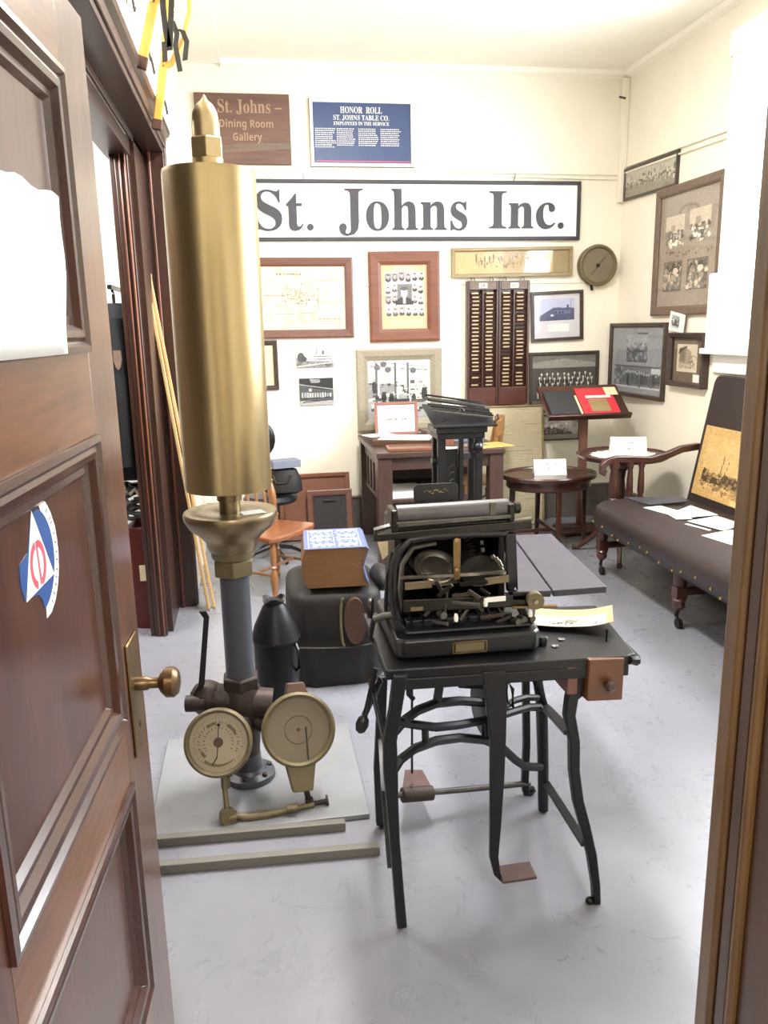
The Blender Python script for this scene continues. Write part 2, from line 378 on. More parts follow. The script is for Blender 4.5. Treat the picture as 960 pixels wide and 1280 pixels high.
# the side room seen through the opening in the left partition
struct('wall_side_room', MB().box(-1.9, -0.49, 4.78, 4.88, 0, 2.8), 'white')
struct('wall_side_room_left', MB().box(-2.0, -1.9, 0.64, 4.88, 0, 2.8).box(-1.9, -0.49, 0.8, 0.9, 0, 2.8), 'sidewall')
struct('ceiling_side_room', MB().box(-1.95, -0.49, 0.8, 4.88, 2.8, 2.86), 'ceil')
# the hallway the photograph was taken from
struct('wall_hallway', MB().box(-1.6, -1.5, -1.9, 0.64, 0, 2.72).box(1.7, 1.8, -1.9, 0.64, 0, 2.72).box(-1.6, 1.8, -2.0, -1.9, 0, 2.72), 'wall')
struct('ceiling_hallway', MB().box(-1.6, 1.8, -2.0, 0.64, 2.72, 2.78), 'ceil')
# shallow boxed duct along the left of the ceiling
struct('trim_ceiling_duct', MB().box(-0.40, -0.10, 2.2, BW, ZC-0.025, ZC), 'ceil', bevel=0.004)
struct('baseboard_back', MB().box(-0.40, XR, BW-0.022, BW, 0, 0.25).box(-0.40, XR, BW-0.03, BW, 0.25, 0.27), 'basebd', bevel=0.004)
struct('baseboard_right', MB().box(XR-0.022, XR, 0.8, BW-0.03, 0, 0.25).box(XR-0.03, XR, 0.8, BW-0.03, 0.25, 0.27), 'basebd', bevel=0.004)
struct('trim_picture_rail', MB().box(0.1, 2.86, BW-0.010, BW, 1.862, 1.874), 'wall', bevel=0.003)
r = MB().tube([(0.0, BW-0.012, 2.668), (2.86, BW-0.012, 2.652)], 0.006).tube([(1.98, BW-0.012, 2.632), (2.86, BW-0.012, 2.618)], 0.006)
struct('trim_conduit_back', r, 'wall')
struct('trim_conduit_right', MB().tube([(XR-0.012, 6.18, 2.70), (XR-0.012, 4.78, 2.66)], 0.007).tube([(XR-0.012, 6.18, 2.66), (XR-0.012, 4.78, 2.62)], 0.007), 'wall')
struct('trim_cove', MB().prism([(-0.10, BW, ZC), (-0.10, BW-0.05, ZC), (-0.10, BW-0.04, ZC-0.03), (-0.10, BW, ZC-0.05)], (2.98, 0, 0)), 'ceil')
struct('trim_cove_right', MB().prism([(XR, 0.8, ZC), (XR-0.05, 0.8, ZC), (XR-0.04, 0.8, ZC-0.03), (XR, 0.8, ZC-0.05)], (0, 5.36, 0)), 'ceil')
struct('trim_corner_chase', MB().box(XR-0.05, XR, BW-0.05, BW, 2.45, ZC-0.05), 'wall', bevel=0.006)

# window in the right wall
wn = bpy.data.objects.new('window_1', None); COL.objects.link(wn); wn.location = (XR, (WY0+WY1)/2, WZ0); wn['kind'] = 'structure'
WM[wn.name] = Matrix.Translation(V3(wn.location))
for n_, b in (('casing', (XR-0.028, XR, WY1-0.01, WY1+0.11, WZ0-0.005, WZ1+0.12)), ('casing', (XR-0.028, XR, WY0-0.11, WY0+0.01, WZ0-0.005, WZ1+0.12)),
              ('casing', (XR-0.034, XR, WY0-0.13, WY1+0.13, WZ1-0.01, WZ1+0.13)), ('sill', (XR-0.085, XR+0.05, WY0-0.16, WY1+0.16, WZ0-0.035, WZ0)),
              ('apron', (XR-0.024, XR, WY0-0.10, WY1+0.10, WZ0-0.15, WZ0-0.036)),
              ('shade_box', (XR-0.065, XR-0.028, WY1-0.05, WY1+0.135, WZ0+0.0, 1.84))):
    struct(n_, MB().box(*b), 'white', wn, 0.005)
for zz0, zz1, xo in ((WZ0, 2.24, 0.06), (2.20, WZ1, 0.10)):
    struct('mullion', MB().box(XR+xo-0.03, XR+xo+0.05, 3.53, 3.63, zz0+0.06, zz1-0.05), 'white', wn, 0.003)
    sash = struct('sash', MB().box(XR+xo, XR+xo+0.035, WY0, WY1, zz0, zz0+0.06), 'white', wn, 0.003)
    for y_, z_ in (((WY0, WY1), (zz1-0.05, zz1)), ((WY0, WY0+0.055), (zz0+0.06, zz1-0.05)), ((WY1-0.055, WY1), (zz0+0.06, zz1-0.05))):
        struct('sash_bar', MB().box(XR+xo, XR+xo+0.035, y_[0], y_[1], z_[0], z_[1]), 'white', sash, 0.003)
    struct('pane', MB().box(XR+xo+0.014, XR+xo+0.020, WY0+0.055, 3.53, zz0+0.06, zz1-0.05), 'glass', sash)
    struct('pane', MB().box(XR+xo+0.014, XR+xo+0.020, 3.63, WY1-0.055, zz0+0.06, zz1-0.05), 'glass', sash)

# dark wooden frame of the opening in the left partition
op = bpy.data.objects.new('door_2', None); COL.objects.link(op); op.location = (XL-0.05, 4.4, 0); op['kind'] = 'structure'
WM[op.name] = Matrix.Translation(V3(op.location))
struct('far_jamb', MB().box(XL-0.092, XL+0.012, 4.575, 4.602, 0, 2.47), 'darkw', op, 0.003)
struct('jamb_bead', MB().box(XL-0.070, XL-0.055, 4.560, 4.576, 0, 2.46), 'redw', op, 0.004)
struct('lintel', MB().box(XL-0.092, XL+0.012, 2.0, 4.602, 2.455, 2.485), 'darkwy', op, 0.003)
struct('near_jamb', MB().box(XL-0.092, XL+0.012, 1.985, 2.01, 0, 2.47), 'darkw', op, 0.003)
struct('stop_bead', MB().box(XL-0.102, XL-0.088, 2.0, 4.56, 2.425, 2.456), 'darkwy', op, 0.003)
struct('head_casing', MB().box(XL, XL+0.022, 1.95, 4.66, 2.485, 2.535), 'darkwy', op, 0.004)
struct('cap_moulding', MB().prism([(XL, 1.94, 2.535), (XL+0.04, 1.94, 2.55), (XL+0.045, 1.94, 2.575), (XL, 1.94, 2.58)], (0, 2.74, 0)), 'darkwy', op)
struct('side_casing', MB().box(XL, XL+0.020, 4.60, 4.66, 0, 2.486), 'darkw', op, 0.004)
# inner post with its beads, 45 cm this side of the far jamb, and an added panel in place of the dark gap
struct('inner_post', MB().box(-0.575, -0.512, 4.13, 4.19, 0, 2.44), 'darkw', op, 0.004)
struct('post_bead', MB().box(-0.555, -0.546, 4.118, 4.131, 0.0, 2.43), 'redw', op, 0.004)  # bead colours paint the thin orange highlight on the post
struct('post_bead', MB().box(-0.530, -0.522, 4.116, 4.131, 0.0, 2.43), 'framered', op, 0.003)
struct('post_back', MB().box(-0.598, -0.576, 4.14, 4.24, 0, 2.44), 'darkw', op, 0.003)
struct('dark_gap_panel', MB().box(-0.530, -0.488, 4.19, 4.578, 0, 2.456), 'darkw', op)
struct('inner_lintel', MB().box(-0.62, -0.505, 2.0, 4.58, 2.36, 2.43), 'darkwy', op, 0.003)

# right-hand jamb of the doorway the camera stands in
struct('trim_1', MB().box(0.548, 0.62, 0.815, 0.848, 0, 2.12), 'jambl', bevel=0.006)
struct('trim_2', MB().box(0.553, 0.62, 0.786, 0.813, 0, 2.12), 'jambw', bevel=0.005)
struct('trim_3', MB().box(0.548, 0.62, 0.772, 0.785, 0, 2.12), 'jambl', bevel=0.005)
struct('trim_4', MB().box(0.557, 0.62, 0.40, 0.771, 0, 2.12), 'jambw', bevel=0.003)
struct('trim_5', MB().box(0.600, 0.74, 0.80, 0.846, 0, 2.24), 'jambw', bevel=0.006)
struct('trim_6', MB().box(-0.36, -0.318, 0.50, 0.848, 0, 2.12), 'jambw', bevel=0.004)
struct('trim_7', MB().box(-0.36, 0.62, 0.50, 0.848, 2.10, 2.14), 'jambw', bevel=0.004)

# the open door
DP0 = V3((-0.243, 1.52, 0)); DU = V3((-0.055, -0.78, 0)).normalized(); DN = V3((-DU.y, DU.x, 0)); UP = V3((0, 0, 1))
def DD(u, z, n=0.0): return DP0 + DU*u + UP*z + DN*n
door = bpy.data.objects.new('door_1', None); COL.objects.link(door); door.location = DD(0.88, 0); door['kind'] = 'structure'
WM[door.name] = Matrix.Translation(V3(door.location))
def dbox(mb, u0, u1, z0, z1, n0, n1): return mb.hexa([DD(u, z, n) for n in (n0, n1) for u, z in ((u0, z0), (u1, z0), (u1, z1), (u0, z1))])
for u0, u1 in ((0, 0.16), (0.72, 0.88)): struct('stile', dbox(MB(), u0, u1, 0.01, 2.06, -0.044, 0), 'doorw', door, 0.0012)
PAN = ((1.53, 1.94), (0.89, 1.40), (0.34, 0.775))
for z0, z1 in ((1.94, 2.06), (1.40, 1.53), (0.775, 0.89), (0.01, 0.34)): struct('rail', dbox(MB(), 0.16, 0.72, z0, z1, -0.044, 0), 'doorh', door, 0.001)
PROF = [(0, 0), (0, 0.007), (0.010, 0.009), (0.017, 0.002), (0.024, 0.005), (0.034, 0.004), (0.042, -0.006), (0.052, -0.005), (0.060, -0.013)]
for z0, z1 in PAN:
    struct('panel', dbox(MB(), 0.17, 0.71, z0+0.01, z1-0.01, -0.030, -0.013), 'doorp', door)
    cor = [(0.16, z0, 1, 1), (0.72, z0, -1, 1), (0.72, z1, -1, -1), (0.16, z1, 1, -1)]
    for k in range(4):
        a, b = cor[k], cor[(k+1) % 4]; mb = MB()
        vs = [DD(c[0]+c[2]*w_, c[1]+c[3]*w_, n_) for c in (a, b) for w_, n_ in PROF]; L = len(PROF)
        mb.add(vs, [(i, i+1, L+i+1, L+i) for i in range(L-1)]); struct('moulding', mb, 'doorm', door, smooth=False)
pl = struct('lock_plate', dbox(MB(), 0.035, 0.115, 0.795, 1.015, 0.0, 0.005), 'dullbrass', door, 0.004)
kn = MB().lathe([(0.013, 0), (0.013, 0.022), (0.010, 0.026), (0.010, 0.042), (0.018, 0.046), (0.028, 0.056), (0.0285, 0.070), (0.022, 0.078), (0.006, 0.082)], DD(0.075, 0.925, 0.004), 20, DN)
struct('knob', kn, 'oldbronze', door)
struct('keyhole', MB().cyl(DD(0.075, 0.845, 0.004), DD(0.075, 0.845, 0.0065), 0.006, 10), 'ink', door)
struct('hinge_knuckle', MB().cyl(DD(0.885, 1.75, -0.01), DD(0.885, 1.86, -0.01), 0.009, 10).cyl(DD(0.885, 0.2, -0.01), DD(0.885, 0.31, -0.01), 0.009, 10), 'dullbrass', door)

# sheet of paper taped to the door
mb = MB(); nn = 12; K = 8
vs = []; fs = []
for j in range(K+1):
    for i in range(nn+1):
        tu, tv = i/nn, j/K
        edge = 0.006*math.sin(tv*9)*(1 if i in (0, nn) else 0)
        u = 0.272+0.34*tu + (0.035*(1-tv)) + edge; z = 1.532+0.212*tv + (0.004*math.sin(tu*17) if j == K else 0)
        vs.append(DD(u, z, 0.011+0.002*math.sin(tu*4+tv*3)))
fs = [(j*(nn+1)+i, j*(nn+1)+i+1, (j+1)*(nn+1)+i+1, (j+1)*(nn+1)+i) for j in range(K) for i in range(nn)]
mb.add(vs, fs); pap = mb.build('paper_notice', 'paper'); pap.modifiers.new('thick', 'SOLIDIFY').thickness = 0.0008
tag(pap, 'white sheet of paper taped to the upper panel of the open brown door', 'paper')

# torn round sticker: white ring, blue disc, white triangle, red letters in a ring
SC = (0.457, 1.273)
def SP(x, z, n): return DD(SC[0]-x, SC[1]+z, -0.013+n)       # x to the right as one faces the door
def keep(poly): return poly
st = thing('round_sticker', 'torn round blue and white sticker with a triangle and red letters on the door', 'sticker', tuple(SP(0, 0, 0)))
def arc(r, a0, a1, k): return [(r*math.cos(math.radians(a0+(a1-a0)*i/k)), r*math.sin(math.radians(a0+(a1-a0)*i/k))) for i in range(k+1)]
ro = [(x*(1+RNG.uniform(-.025, .0)), y*(1+RNG.uniform(-.025, .0))) for x, y in arc(0.088, 52, -68, 28)]
ring = ro+[(0.012, -0.082)]+arc(0.068, -78, 60, 22)+[(0.030, 0.068), (0.040, 0.073)]
MB().prism([SP(x, z, 0) for x, z in ring], DN*0.0006).build('ring', 'paper', st, False)
blue = arc(0.068, -84, 76, 28)+[(-0.006, 0.060), (-0.030, 0.02), (-0.063, 0.012), (-0.066, -0.012), (-0.058, -0.035), (-0.03, -0.038), (-0.008, -0.043), (0.002, -0.052)]
MB().prism([SP(x, z, 0.0002) for x, z in blue], DN*0.0006).build('disc', 'stickblue', st, False)
MB().prism([SP(x, z, 0.0009) for x, z in ((-0.002, 0.068), (-0.055, -0.037), (0.057, -0.034))], DN*0.0004).build('triangle', 'paper', st, False)
mb = MB(); oc = (0.0, -0.004)
for a0, a1 in ((100, 252), (-72, 82)):
    o_ = [(oc[0]+x*0.9+(0.001 if a0 < 0 else -0.001), oc[1]+y) for x, y in arc(0.032, a0, a1, 16)]; i_ = [(oc[0]+x*0.9+(0.001 if a0 < 0 else -0.001), oc[1]+y) for x, y in arc(0.022, a1, a0, 16)]
    mb.prism([SP(x, z, 0.0014) for x, z in o_+i_], DN*0.0003)
mb.prism([SP(x, z, 0.0014) for x, z in ((0.001, -0.032), (0.007, -0.032), (0.003, 0.027), (-0.002, 0.027))], DN*0.0003)
mb.build('letters', 'stickred', st, False)
mb = MB()
for a in (45, 33, 27, 14, 4, -6, -14, -24, -32, -40, -50, -60):
    x, z = 0.078*math.cos(math.radians(a)), 0.078*math.sin(math.radians(a)); t_ = math.radians(a)
    e = V3((math.cos(t_), math.sin(t_), 0)); q = V3((-e.y, e.x, 0))
    pts = [(x+e.x*p_+q.x*s_, z+e.y*p_+q.y*s_) for p_, s_ in ((-0.003, -0.0012), (0.003, -0.0012), (0.003, 0.0009), (-0.003, 0.0009))]
    mb.prism([SP(u, v, 0.0007) for u, v in pts], DN*0.0003)
mb.build('rim_lettering', 'inkgrey', st, False)

# ================================================================== THINGS ON THE WALLS
XA, YA, ZA = V3((1, 0, 0)), V3((0, 1, 0)), V3((0, 0, 1))
def rotv(U, V, deg):
    a = math.radians(deg); return U*math.cos(a)+V*math.sin(a), V*math.cos(a)-U*math.sin(a)
def frame(label, O, U, V, w, h, bar, depth, m, cv=None, group=None, matc=None, pr=None, glass=True, lip=None, name='framed_picture', barw=None, cat='picture'):
    O = V3(O); n = U.cross(V)
    t = thing(name, label, cat, tuple(O+U*w/2), 0, group)
    P = lambda u, v, d: O+U*u+V*v+n*d
    cor = [(0, 0, 1, 1), (w, 0, -1, 1), (w, h, -1, -1), (0, h, 1, -1)]
    prof = [(0, 0), (0, depth*0.85), (bar*0.18, depth), (bar*0.75, depth*0.9), (bar, depth*0.62), (bar, 0)] if bar > 0.03 else [(0, 0), (0, depth), (bar*0.8, depth), (bar, depth*0.7), (bar, 0)]
    for k in range(4):
        a, b = cor[k], cor[(k+1) % 4]; L = len(prof)
        vs = [P(c[0]+c[2]*q, c[1]+c[3]*q, d) for c in (a, b) for q, d in prof]
        fs = [(i, (i+1) % L, L+(i+1) % L, L+i) for i in range(L)]+[tuple(range(L)), tuple(range(L, 2*L))[::-1]]
        MB().add(vs, fs).build('rail', m, t, False)
    if lip:
        lw, lm = lip
        for k in range(4):
            a, b = cor[k], cor[(k+1) % 4]
            vs = [P(c[0]+c[2]*q, c[1]+c[3]*q, d) for c in (a, b) for q, d in ((bar, depth*0.3), (bar, depth*0.75), (bar+lw, depth*0.55), (bar+lw, depth*0.3))]
            MB().add(vs, [(i, (i+1) % 4, 4+(i+1) % 4, 4+i) for i in range(4)]+[(0, 1, 2, 3), (7, 6, 5, 4)]).build('inner_lip', lm, t, False)
    bx = lambda u0, u1, v0, v1, d0, d1: MB().hexa([P(u, v, d) for d in (d0, d1) for u, v in ((u0, v0), (u1, v0), (u1, v1), (u0, v1))])
    bx(bar*0.8, w-bar*0.8, bar*0.8, h-bar*0.8, depth*0.05, depth*0.3).build('mount_board', matc or 'paper', t, False)
    if cv is not None:
        x0, y0, x1, y1 = pr or (0, 0, 1, 1); iw, ih = w-2*bar, h-2*bar
        print_mesh('print', cv, P(bar+x0*iw, bar+y0*ih, depth*0.3+0.0008), U, V, (x1-x0)*iw, (y1-y0)*ih, t)
    if glass: bx(bar, w-bar, bar, h-bar, depth*0.5, depth*0.5+0.002).build('glass', 'glass', t, False)
    return t
def back(x, z, off=0.0): return V3((x, BW-off, z))
def onback(label, x0, x1, z0, z1, tilt=0, lean=0, off=0.0, **k):
    U, V = rotv(XA, ZA, tilt)
    if lean: V = (V+YA*0).normalized(); V = V3((V.x, lean, V.z)).normalized(); off += 0
    return frame(k.pop('label_', label), back(x0, z0, off), U, V, x1-x0, z1-z0, **k)

# --- picture contents
def cv_blueprint():
    c = Cv(120, 96, hx_s('dccbb0')); c.speck(.05, .05, .95, .95, 60, hx_s('d3bf9e'), .03, .03)
    k = hx_s('85765c')
    c.text_rows(.2, .5, (.88, .86), .012, k); c.text_rows(.06, .2, (.76,), .01, k); c.text_rows(.62, .95, (.78, .76), .01, k)
    for _ in range(70):
        x = RNG.normal(.5, .14); y = RNG.normal(.52, .1); d = RNG.uniform(.01, .08)
        if RNG.random() < .5: c.line(x, y, x+d, y, .006, k)
        else: c.line(x, y, x, y+d, .006, k)
    c.line(.3, .55, .05, .55, .006, k); c.line(.2, .55, .2, .25, .006, k); c.line(.15, .25, .7, .27, .006, k); c.line(.68, .7, .68, .3, .006, k)
    c.speck(.35, .42, .62, .66, 60, hx_s('94845f'), .008); c.text_rows(.68, .96, (.16, .12, .08), .012, k)
    return c
def hx_s(s): return [int(s[i:i+2], 16)/255 for i in (0, 2, 4)]
def cv_portraits():
    c = Cv(72, 100, hx_s('d8a884')); c.rect(.27, .90, .73, .98, hx_s('e0c2a0')); c.text_rows(.4, .6, (.935,), .012, hx_s('b79f88'))
    c.rect(.17, .03, .9, .15, hx_s('dfba92'))
    c.rect(.09, .22, .92, .89, hx_s('c4b2b0'))
    def person(x, y, s):
        d = RNG.uniform(.12, .3); c.rect(x-s*.95, y-s*.75, x+s*.95, y+s*.8, g(RNG.uniform(.5, .85), (1, .95, .97)))
        c.ell(x, y-s*.75, s*.8, s*.42, g(d)); c.ell(x, y+s*.12, s*.36, s*.36, g(.78, (1, .93, .9))); c.ell(x, y+s*.38, s*.36, s*.16, g(d*.9)); c.rect(x-s*.1, y-s*.6, x+s*.1, y-s*.25, g(.9))
    for i in range(6):
        person(.155+i*.145, .82+RNG.uniform(-.015, .015), .07); person(.155+i*.145, .285+RNG.uniform(-.015, .015), .07)
    for y in (.64, .46):
        for x in (.15, .29, .73, .86): person(x, y+RNG.uniform(-.02, .02), .066)
    c.rect(.35, .38, .66, .70, g(.42)); c.ell(.5, .40, .19, .10, g(.12)); c.ell(.5, .57, .075, .085, g(.82, (1, .95, .93))); c.rect(.47, .40, .53, .5, g(.92)); c.ell(.5, .63, .08, .03, g(.3))
    c.rect(.33, .22, .68, .375, hx_s('c4b2b0'))
    for i in range(6): person(.155+i*.145, .285+RNG.uniform(-.01, .01), .07)
    return c.grain(.04)
def cv_interior():
    c = Cv(110, 90, g(.80, (1, .97, .92)))
    c.poly([(0, .62), (.45, .60), (.45, .48), (0, .35)], g(.55)); c.poly([(0, 1), (.6, .72), (1, .95), (1, 1)], g(.86))
    c.poly([(0, 0), (1, 0), (1, .25), (.55, .42), (.45, .42), (0, .3)], g(.62))
    for x in (.12, .42, .62): c.rect(x, .1, x+.035, .95, g(.35)); c.rect(x+.035, .1, x+.06, .95, g(.9))
    for _ in range(120):
        x = RNG.uniform(.0, .95); y = RNG.uniform(.12, .62); s = RNG.uniform(.01, .07); v = RNG.choice([.15, .22, .3, .6, .85])
        c.rect(x, y, x+s, y+s*.6*RNG.uniform(.4, 1.6), g(v, (1, .98, .94)))
    for x, y, s in ((.1, .55, .05), (.25, .38, .05), (.37, .35, .05), (.9, .42, .06), (.73, .35, .04)):
        c.ell(x, y, s*.8, s*2.2, g(.14)); c.ell(x, y+s*2.2, s*.4, s*.5, g(.6))
    for x, y in ((.15, .88), (.25, .93), (.32, .84), (.72, .82)): c.ell(x, y, .05, .05, g(.35))
    c.rect(.42, .18, .66, .34, g(.22)); c.rect(.68, .28, .9, .33, g(.28)); c.line(.05, .9, .95, .82, .012, g(.45)); c.line(.1, .98, .9, .88, .01, g(.4))
    return c.grain(.06)
def cv_factory():
    c = Cv(72, 42, g(.88)); c.rect(0, 0, 1, .42, g(.5)); c.poly([(.35, .3), (.45, .62), (1, .58), (1, .25)], g(.72)); c.poly([(.1, .28), (.36, .55), (.46, .58), (.46, .3)], g(.66))
    for i in range(9):
        for y in (.33, .45): c.rect(.48+i*.055, y, .51+i*.055, y+.06, g(.28))
    c.rect(.53, .58, .56, .88, g(.4)); c.rect(.70, .58, .75, .74, g(.3)); c.ell(.12, .45, .10, .22, g(.3)); c.ell(.2, .38, .08, .12, g(.25))
    c.speck(0, 0, 1, .24, 60, g(.4), .02); c.line(0, .05, 1, .22, .03, g(.72)); c.rect(.75, .08, .95, .14, g(.35)); return c.grain(.07)
def cv_factory2():
    c = Cv(68, 52, g(.2)); c.poly([(0, 1), (0, .8), (.5, .66), (1, .6), (1, 1)], g(.16)); c.poly([(.3, .98), (.6, .96), (.62, .84), (.35, .82)], g(.55)); c.poly([(0, .2), (0, .84), (.5, .6), (1, .56), (1, .2)], g(.3))
    for i in range(12): c.rect(.06+i*.075, .28, .11+i*.075, .48-.003*i, g(RNG.uniform(.55, .85)))
    c.line(0, .78, 1, .58, .015, g(.75)); c.line(0, .24, 1, .3, .02, g(.1)); c.rect(0, 0, 1, .18, g(.62)); c.line(.1, .12, 1, .2, .03, g(.25)); c.rect(.28, .52, .36, .62, g(.85)); return c.grain(.06)
def cv_panorama():
    c = Cv(150, 26, hx_s('bba071')); c.rect(.42, 0, .62, 1, hx_s('aa9168')); c.poly([(.60, 0), (.64, 1), (.86, 1), (.83, 0)], hx_s('dccfb8')); c.rect(.86, 0, 1, 1, hx_s('97825e'))
    for _ in range(60):
        x = RNG.uniform(.16, .6); y = RNG.uniform(.2, .7); c.rect(x, y, x+RNG.uniform(.004, .014), y+RNG.uniform(.05, .25), hx_s('6f5f42'))
    c.speck(.62, .2, .84, .8, 40, hx_s('d4c4ac'), .01); c.poly([(.03, .65), (.1, .8), (.12, .5), (.06, .35)], hx_s('b59d70')); return c.grain(.03)
def cv_house():
    c = Cv(56, 44, hx_s('b6bad6')); c.poly([(0, .1), (0, .22), (.42, .6), (.6, .58), (1, .55), (1, .1)], hx_s('4c5272')); c.poly([(.05, .2), (.4, .55), (.42, .6), (0, .2)], hx_s('373c58'))
    c.rect(.42, .3, .9, .45, hx_s('6b7090')); c.rect(.78, .56, .84, .7, hx_s('2b2d45')); c.line(.9, .55, .9, .95, .015, hx_s('8f93ad'))
    for x in (.45, .55, .65): c.rect(x, .32, x+.05, .42, hx_s('2e3350'))
    c.rect(0, 0, 1, .14, hx_s('474d6b')); c.ell(.36, .24, .05, .05, hx_s('cfd0da')); c.rect(.0, .0, 1, .02, hx_s('30344c')); return c.grain(.05)
def cv_team():
    c = Cv(104, 84, hx_s('45433e')); c.rect(0, .76, 1, 1, hx_s('6d6a62')); c.poly([(0, .76), (0, .86), (.5, .93), (1, .84), (1, .76)], hx_s('8f8c84'))
    for r, (y, k, x0, x1) in enumerate(((.64, 10, .16, .92), (.56, 12, .13, .95), (.46, 9, .14, .88), (.30, 8, .1, .9))):
        for i in range(k):
            x = x0+(x1-x0)*i/(k-1)+RNG.uniform(-.012, .012); yy = y+RNG.uniform(-.015, .015)
            c.ell(x, yy-.07, .03, .07, hx_s('2c2a27')); c.rect(x-.006, yy-.1, x+.006, yy-.02, hx_s('b5b2a8')); c.ell(x, yy, .014, .024, hx_s('cfcac0'))
    c.rect(0, 0, 1, .16, hx_s('5c584f')); return c.grain(.07)
def cv_panorama2():
    c = Cv(110, 34, hx_s('b9b2a2')); c.rect(0, 0, 1, .4, hx_s('8f887a'))
    for _ in range(90):
        x = RNG.uniform(0, 1); y = RNG.uniform(.2, .65); c.rect(x, y, x+RNG.uniform(.005, .03), y+RNG.uniform(.04, .2), hx_s(RNG.choice(['6f6a5e', 'a59e90', 'd2ccbe', '545048'])))
    c.speck(.0, .35, 1, .55, 60, hx_s('6b665a'), .012); c.rect(0, .9, 1, 1, hx_s('c6bfae')); return c.grain(.05)
def cv_four():
    c = Cv(80, 110, hx_s('9c8e80')); c.ell(.5, .84, .17, .06, hx_s('85786c')); c.ell(.5, .83, .14, .045, hx_s('9c8e80'))
    for x, y, d in ((.1, .66, 0), (.53, .68, 1), (.1, .14, 2), (.53, .14, 3)):
        if d < 2:
            c.rect(x, y, x+.34, y+.16, hx_s('c9baa6')); c.speck(x+.02, y-.1, x+.33, y+.02, 70, hx_s('6e6459'), .02); c.speck(x+.05, y-.12, x+.33, y-.01, 25, hx_s('d3c8b8'), .02)
            c.rect(x+.1, y+.02, x+.18, y+.08, hx_s('a3947f'))
        else:
            c.rect(x, y, x+.34, y+.27, hx_s('6b6158')); c.speck(x+.02, y+.01, x+.32, y+.25, 60, hx_s('a89a8a'), .022); c.speck(x+.02, y+.15, x+.32, y+.25, 20, hx_s('4a433d'), .02); c.ell(x+.22, y+.18, .05, .03, hx_s('d8cdbd'))
    c.speck(.05, .45, .95, .5, 30, hx_s('8d8073'), .015); return c.grain(.04)
def cv_twophotos():
    c = Cv(84, 76, hx_s('8f9196')); c.rect(.28, .47, .70, .9, hx_s('9da0a6')); c.rect(.30, .47, .70, .72, hx_s('50555c')); c.speck(.3, .5, .7, .72, 60, hx_s('6b7077'), .02); c.speck(.3, .7, .7, .8, 40, hx_s('84888e'), .02)
    c.rect(.5, .9, .7, .915, hx_s('4a4d52'))
    c.rect(.06, .10, .96, .40, hx_s('72757b')); c.rect(.06, .40, .96, .415, hx_s('5a5d62')); c.rect(.06, .085, .96, .1, hx_s('c2c4c8'))
    for i in range(16):
        x = .26+i*.045; c.ell(x, .2+RNG.uniform(-.02, .05), .03, .1, hx_s(RNG.choice(['3b3e44', '4c5056', '5d6167']))); c.ell(x, .31+RNG.uniform(-.03, .03), .016, .022, hx_s('a5a7ab'))
    c.rect(.06, .1, .22, .38, hx_s('565a60')); c.speck(.06, .1, .22, .38, 25, hx_s('7c8086'), .02); c.rect(.8, .32, .96, .4, hx_s('c0c2c6')); return c.grain(.05)
def cv_etching():
    c = Cv(52, 78, hx_s('cfc4ae')); c.poly([(.1, .3), (.12, .8), (.45, .9), (.72, .72), (.72, .3)], hx_s('a3967f')); c.poly([(.12, .8), (.45, .9), (.42, .3), (.1, .35)], hx_s('8d816c'))
    for i in range(4): c.rect(.17+i*.07, .4, .2+i*.07, .72, hx_s('5c5345'))
    c.poly([(.05, .62), (.12, .85), (.5, .95), (.48, .88)], hx_s('564d40')); c.speck(.1, .12, .95, .32, 90, hx_s('6d6352'), .02); c.speck(.55, .3, .95, .6, 60, hx_s('7d725f'), .025); return c.grain(.06)
def cv_smallcar():
    c = Cv(44, 34, g(.62)); c.speck(0, .2, 1, .8, 60, g(.35), .06); c.speck(0, .2, 1, .8, 30, g(.8), .04); c.rect(0, 0, 1, .15, g(.75)); c.rect(.35, .2, .75, .6, g(.3)); return c.grain(.08)
def cv_cert():
    c = Cv(70, 52, hx_s('f0e6dc')); c.text_rows(.3, .7, (.78, .7, .62), .02, hx_s('b8a99e')); c.text_rows(.25, .78, (.45,), .05, hx_s('6a5a58'), .8); c.text_rows(.3, .7, (.3, .22), .02, hx_s('b8a99e')); c.line(.84, .1, .84, .9, .01, hx_s('d8c0a8')); return c
def cv_board():
    c = Cv(96, 130, hx_s('b5a98c'))
    for _ in range(220):
        x = RNG.uniform(0, 1); y = RNG.uniform(0, 1); c.line(x, y, x+RNG.uniform(.02, .2), y+RNG.uniform(-.006, .006), .008, hx_s(RNG.choice(['ab9f82', 'c0b497', 'a59a7d'])))
    for x, y in ((.04, .7), (.05, .45)): c.rect(x, y, x+.03, y+.02, hx_s('8d8064'))
    for y in (.2, .42, .62, .84): c.line(.05, y, .95, y+.01, .006, hx_s('9a8e70'))
    return c
def cv_barge():
    c = Cv(76, 46, hx_s('a8a39a')); c.rect(0, 0, 1, .2, hx_s('8d887f')); c.poly([(0, .2), (0, .62), (.4, .5), (.85, .28), (.85, .2)], hx_s('4a4641')); c.speck(0, .25, .75, .45, 60, hx_s('7a756c'), .02); c.speck(.0, .5, 1, .9, 30, hx_s('b3aea5'), .04); c.speck(.85, .5, 1, .9, 30, hx_s('77726a'), .03); return c.grain(.06)
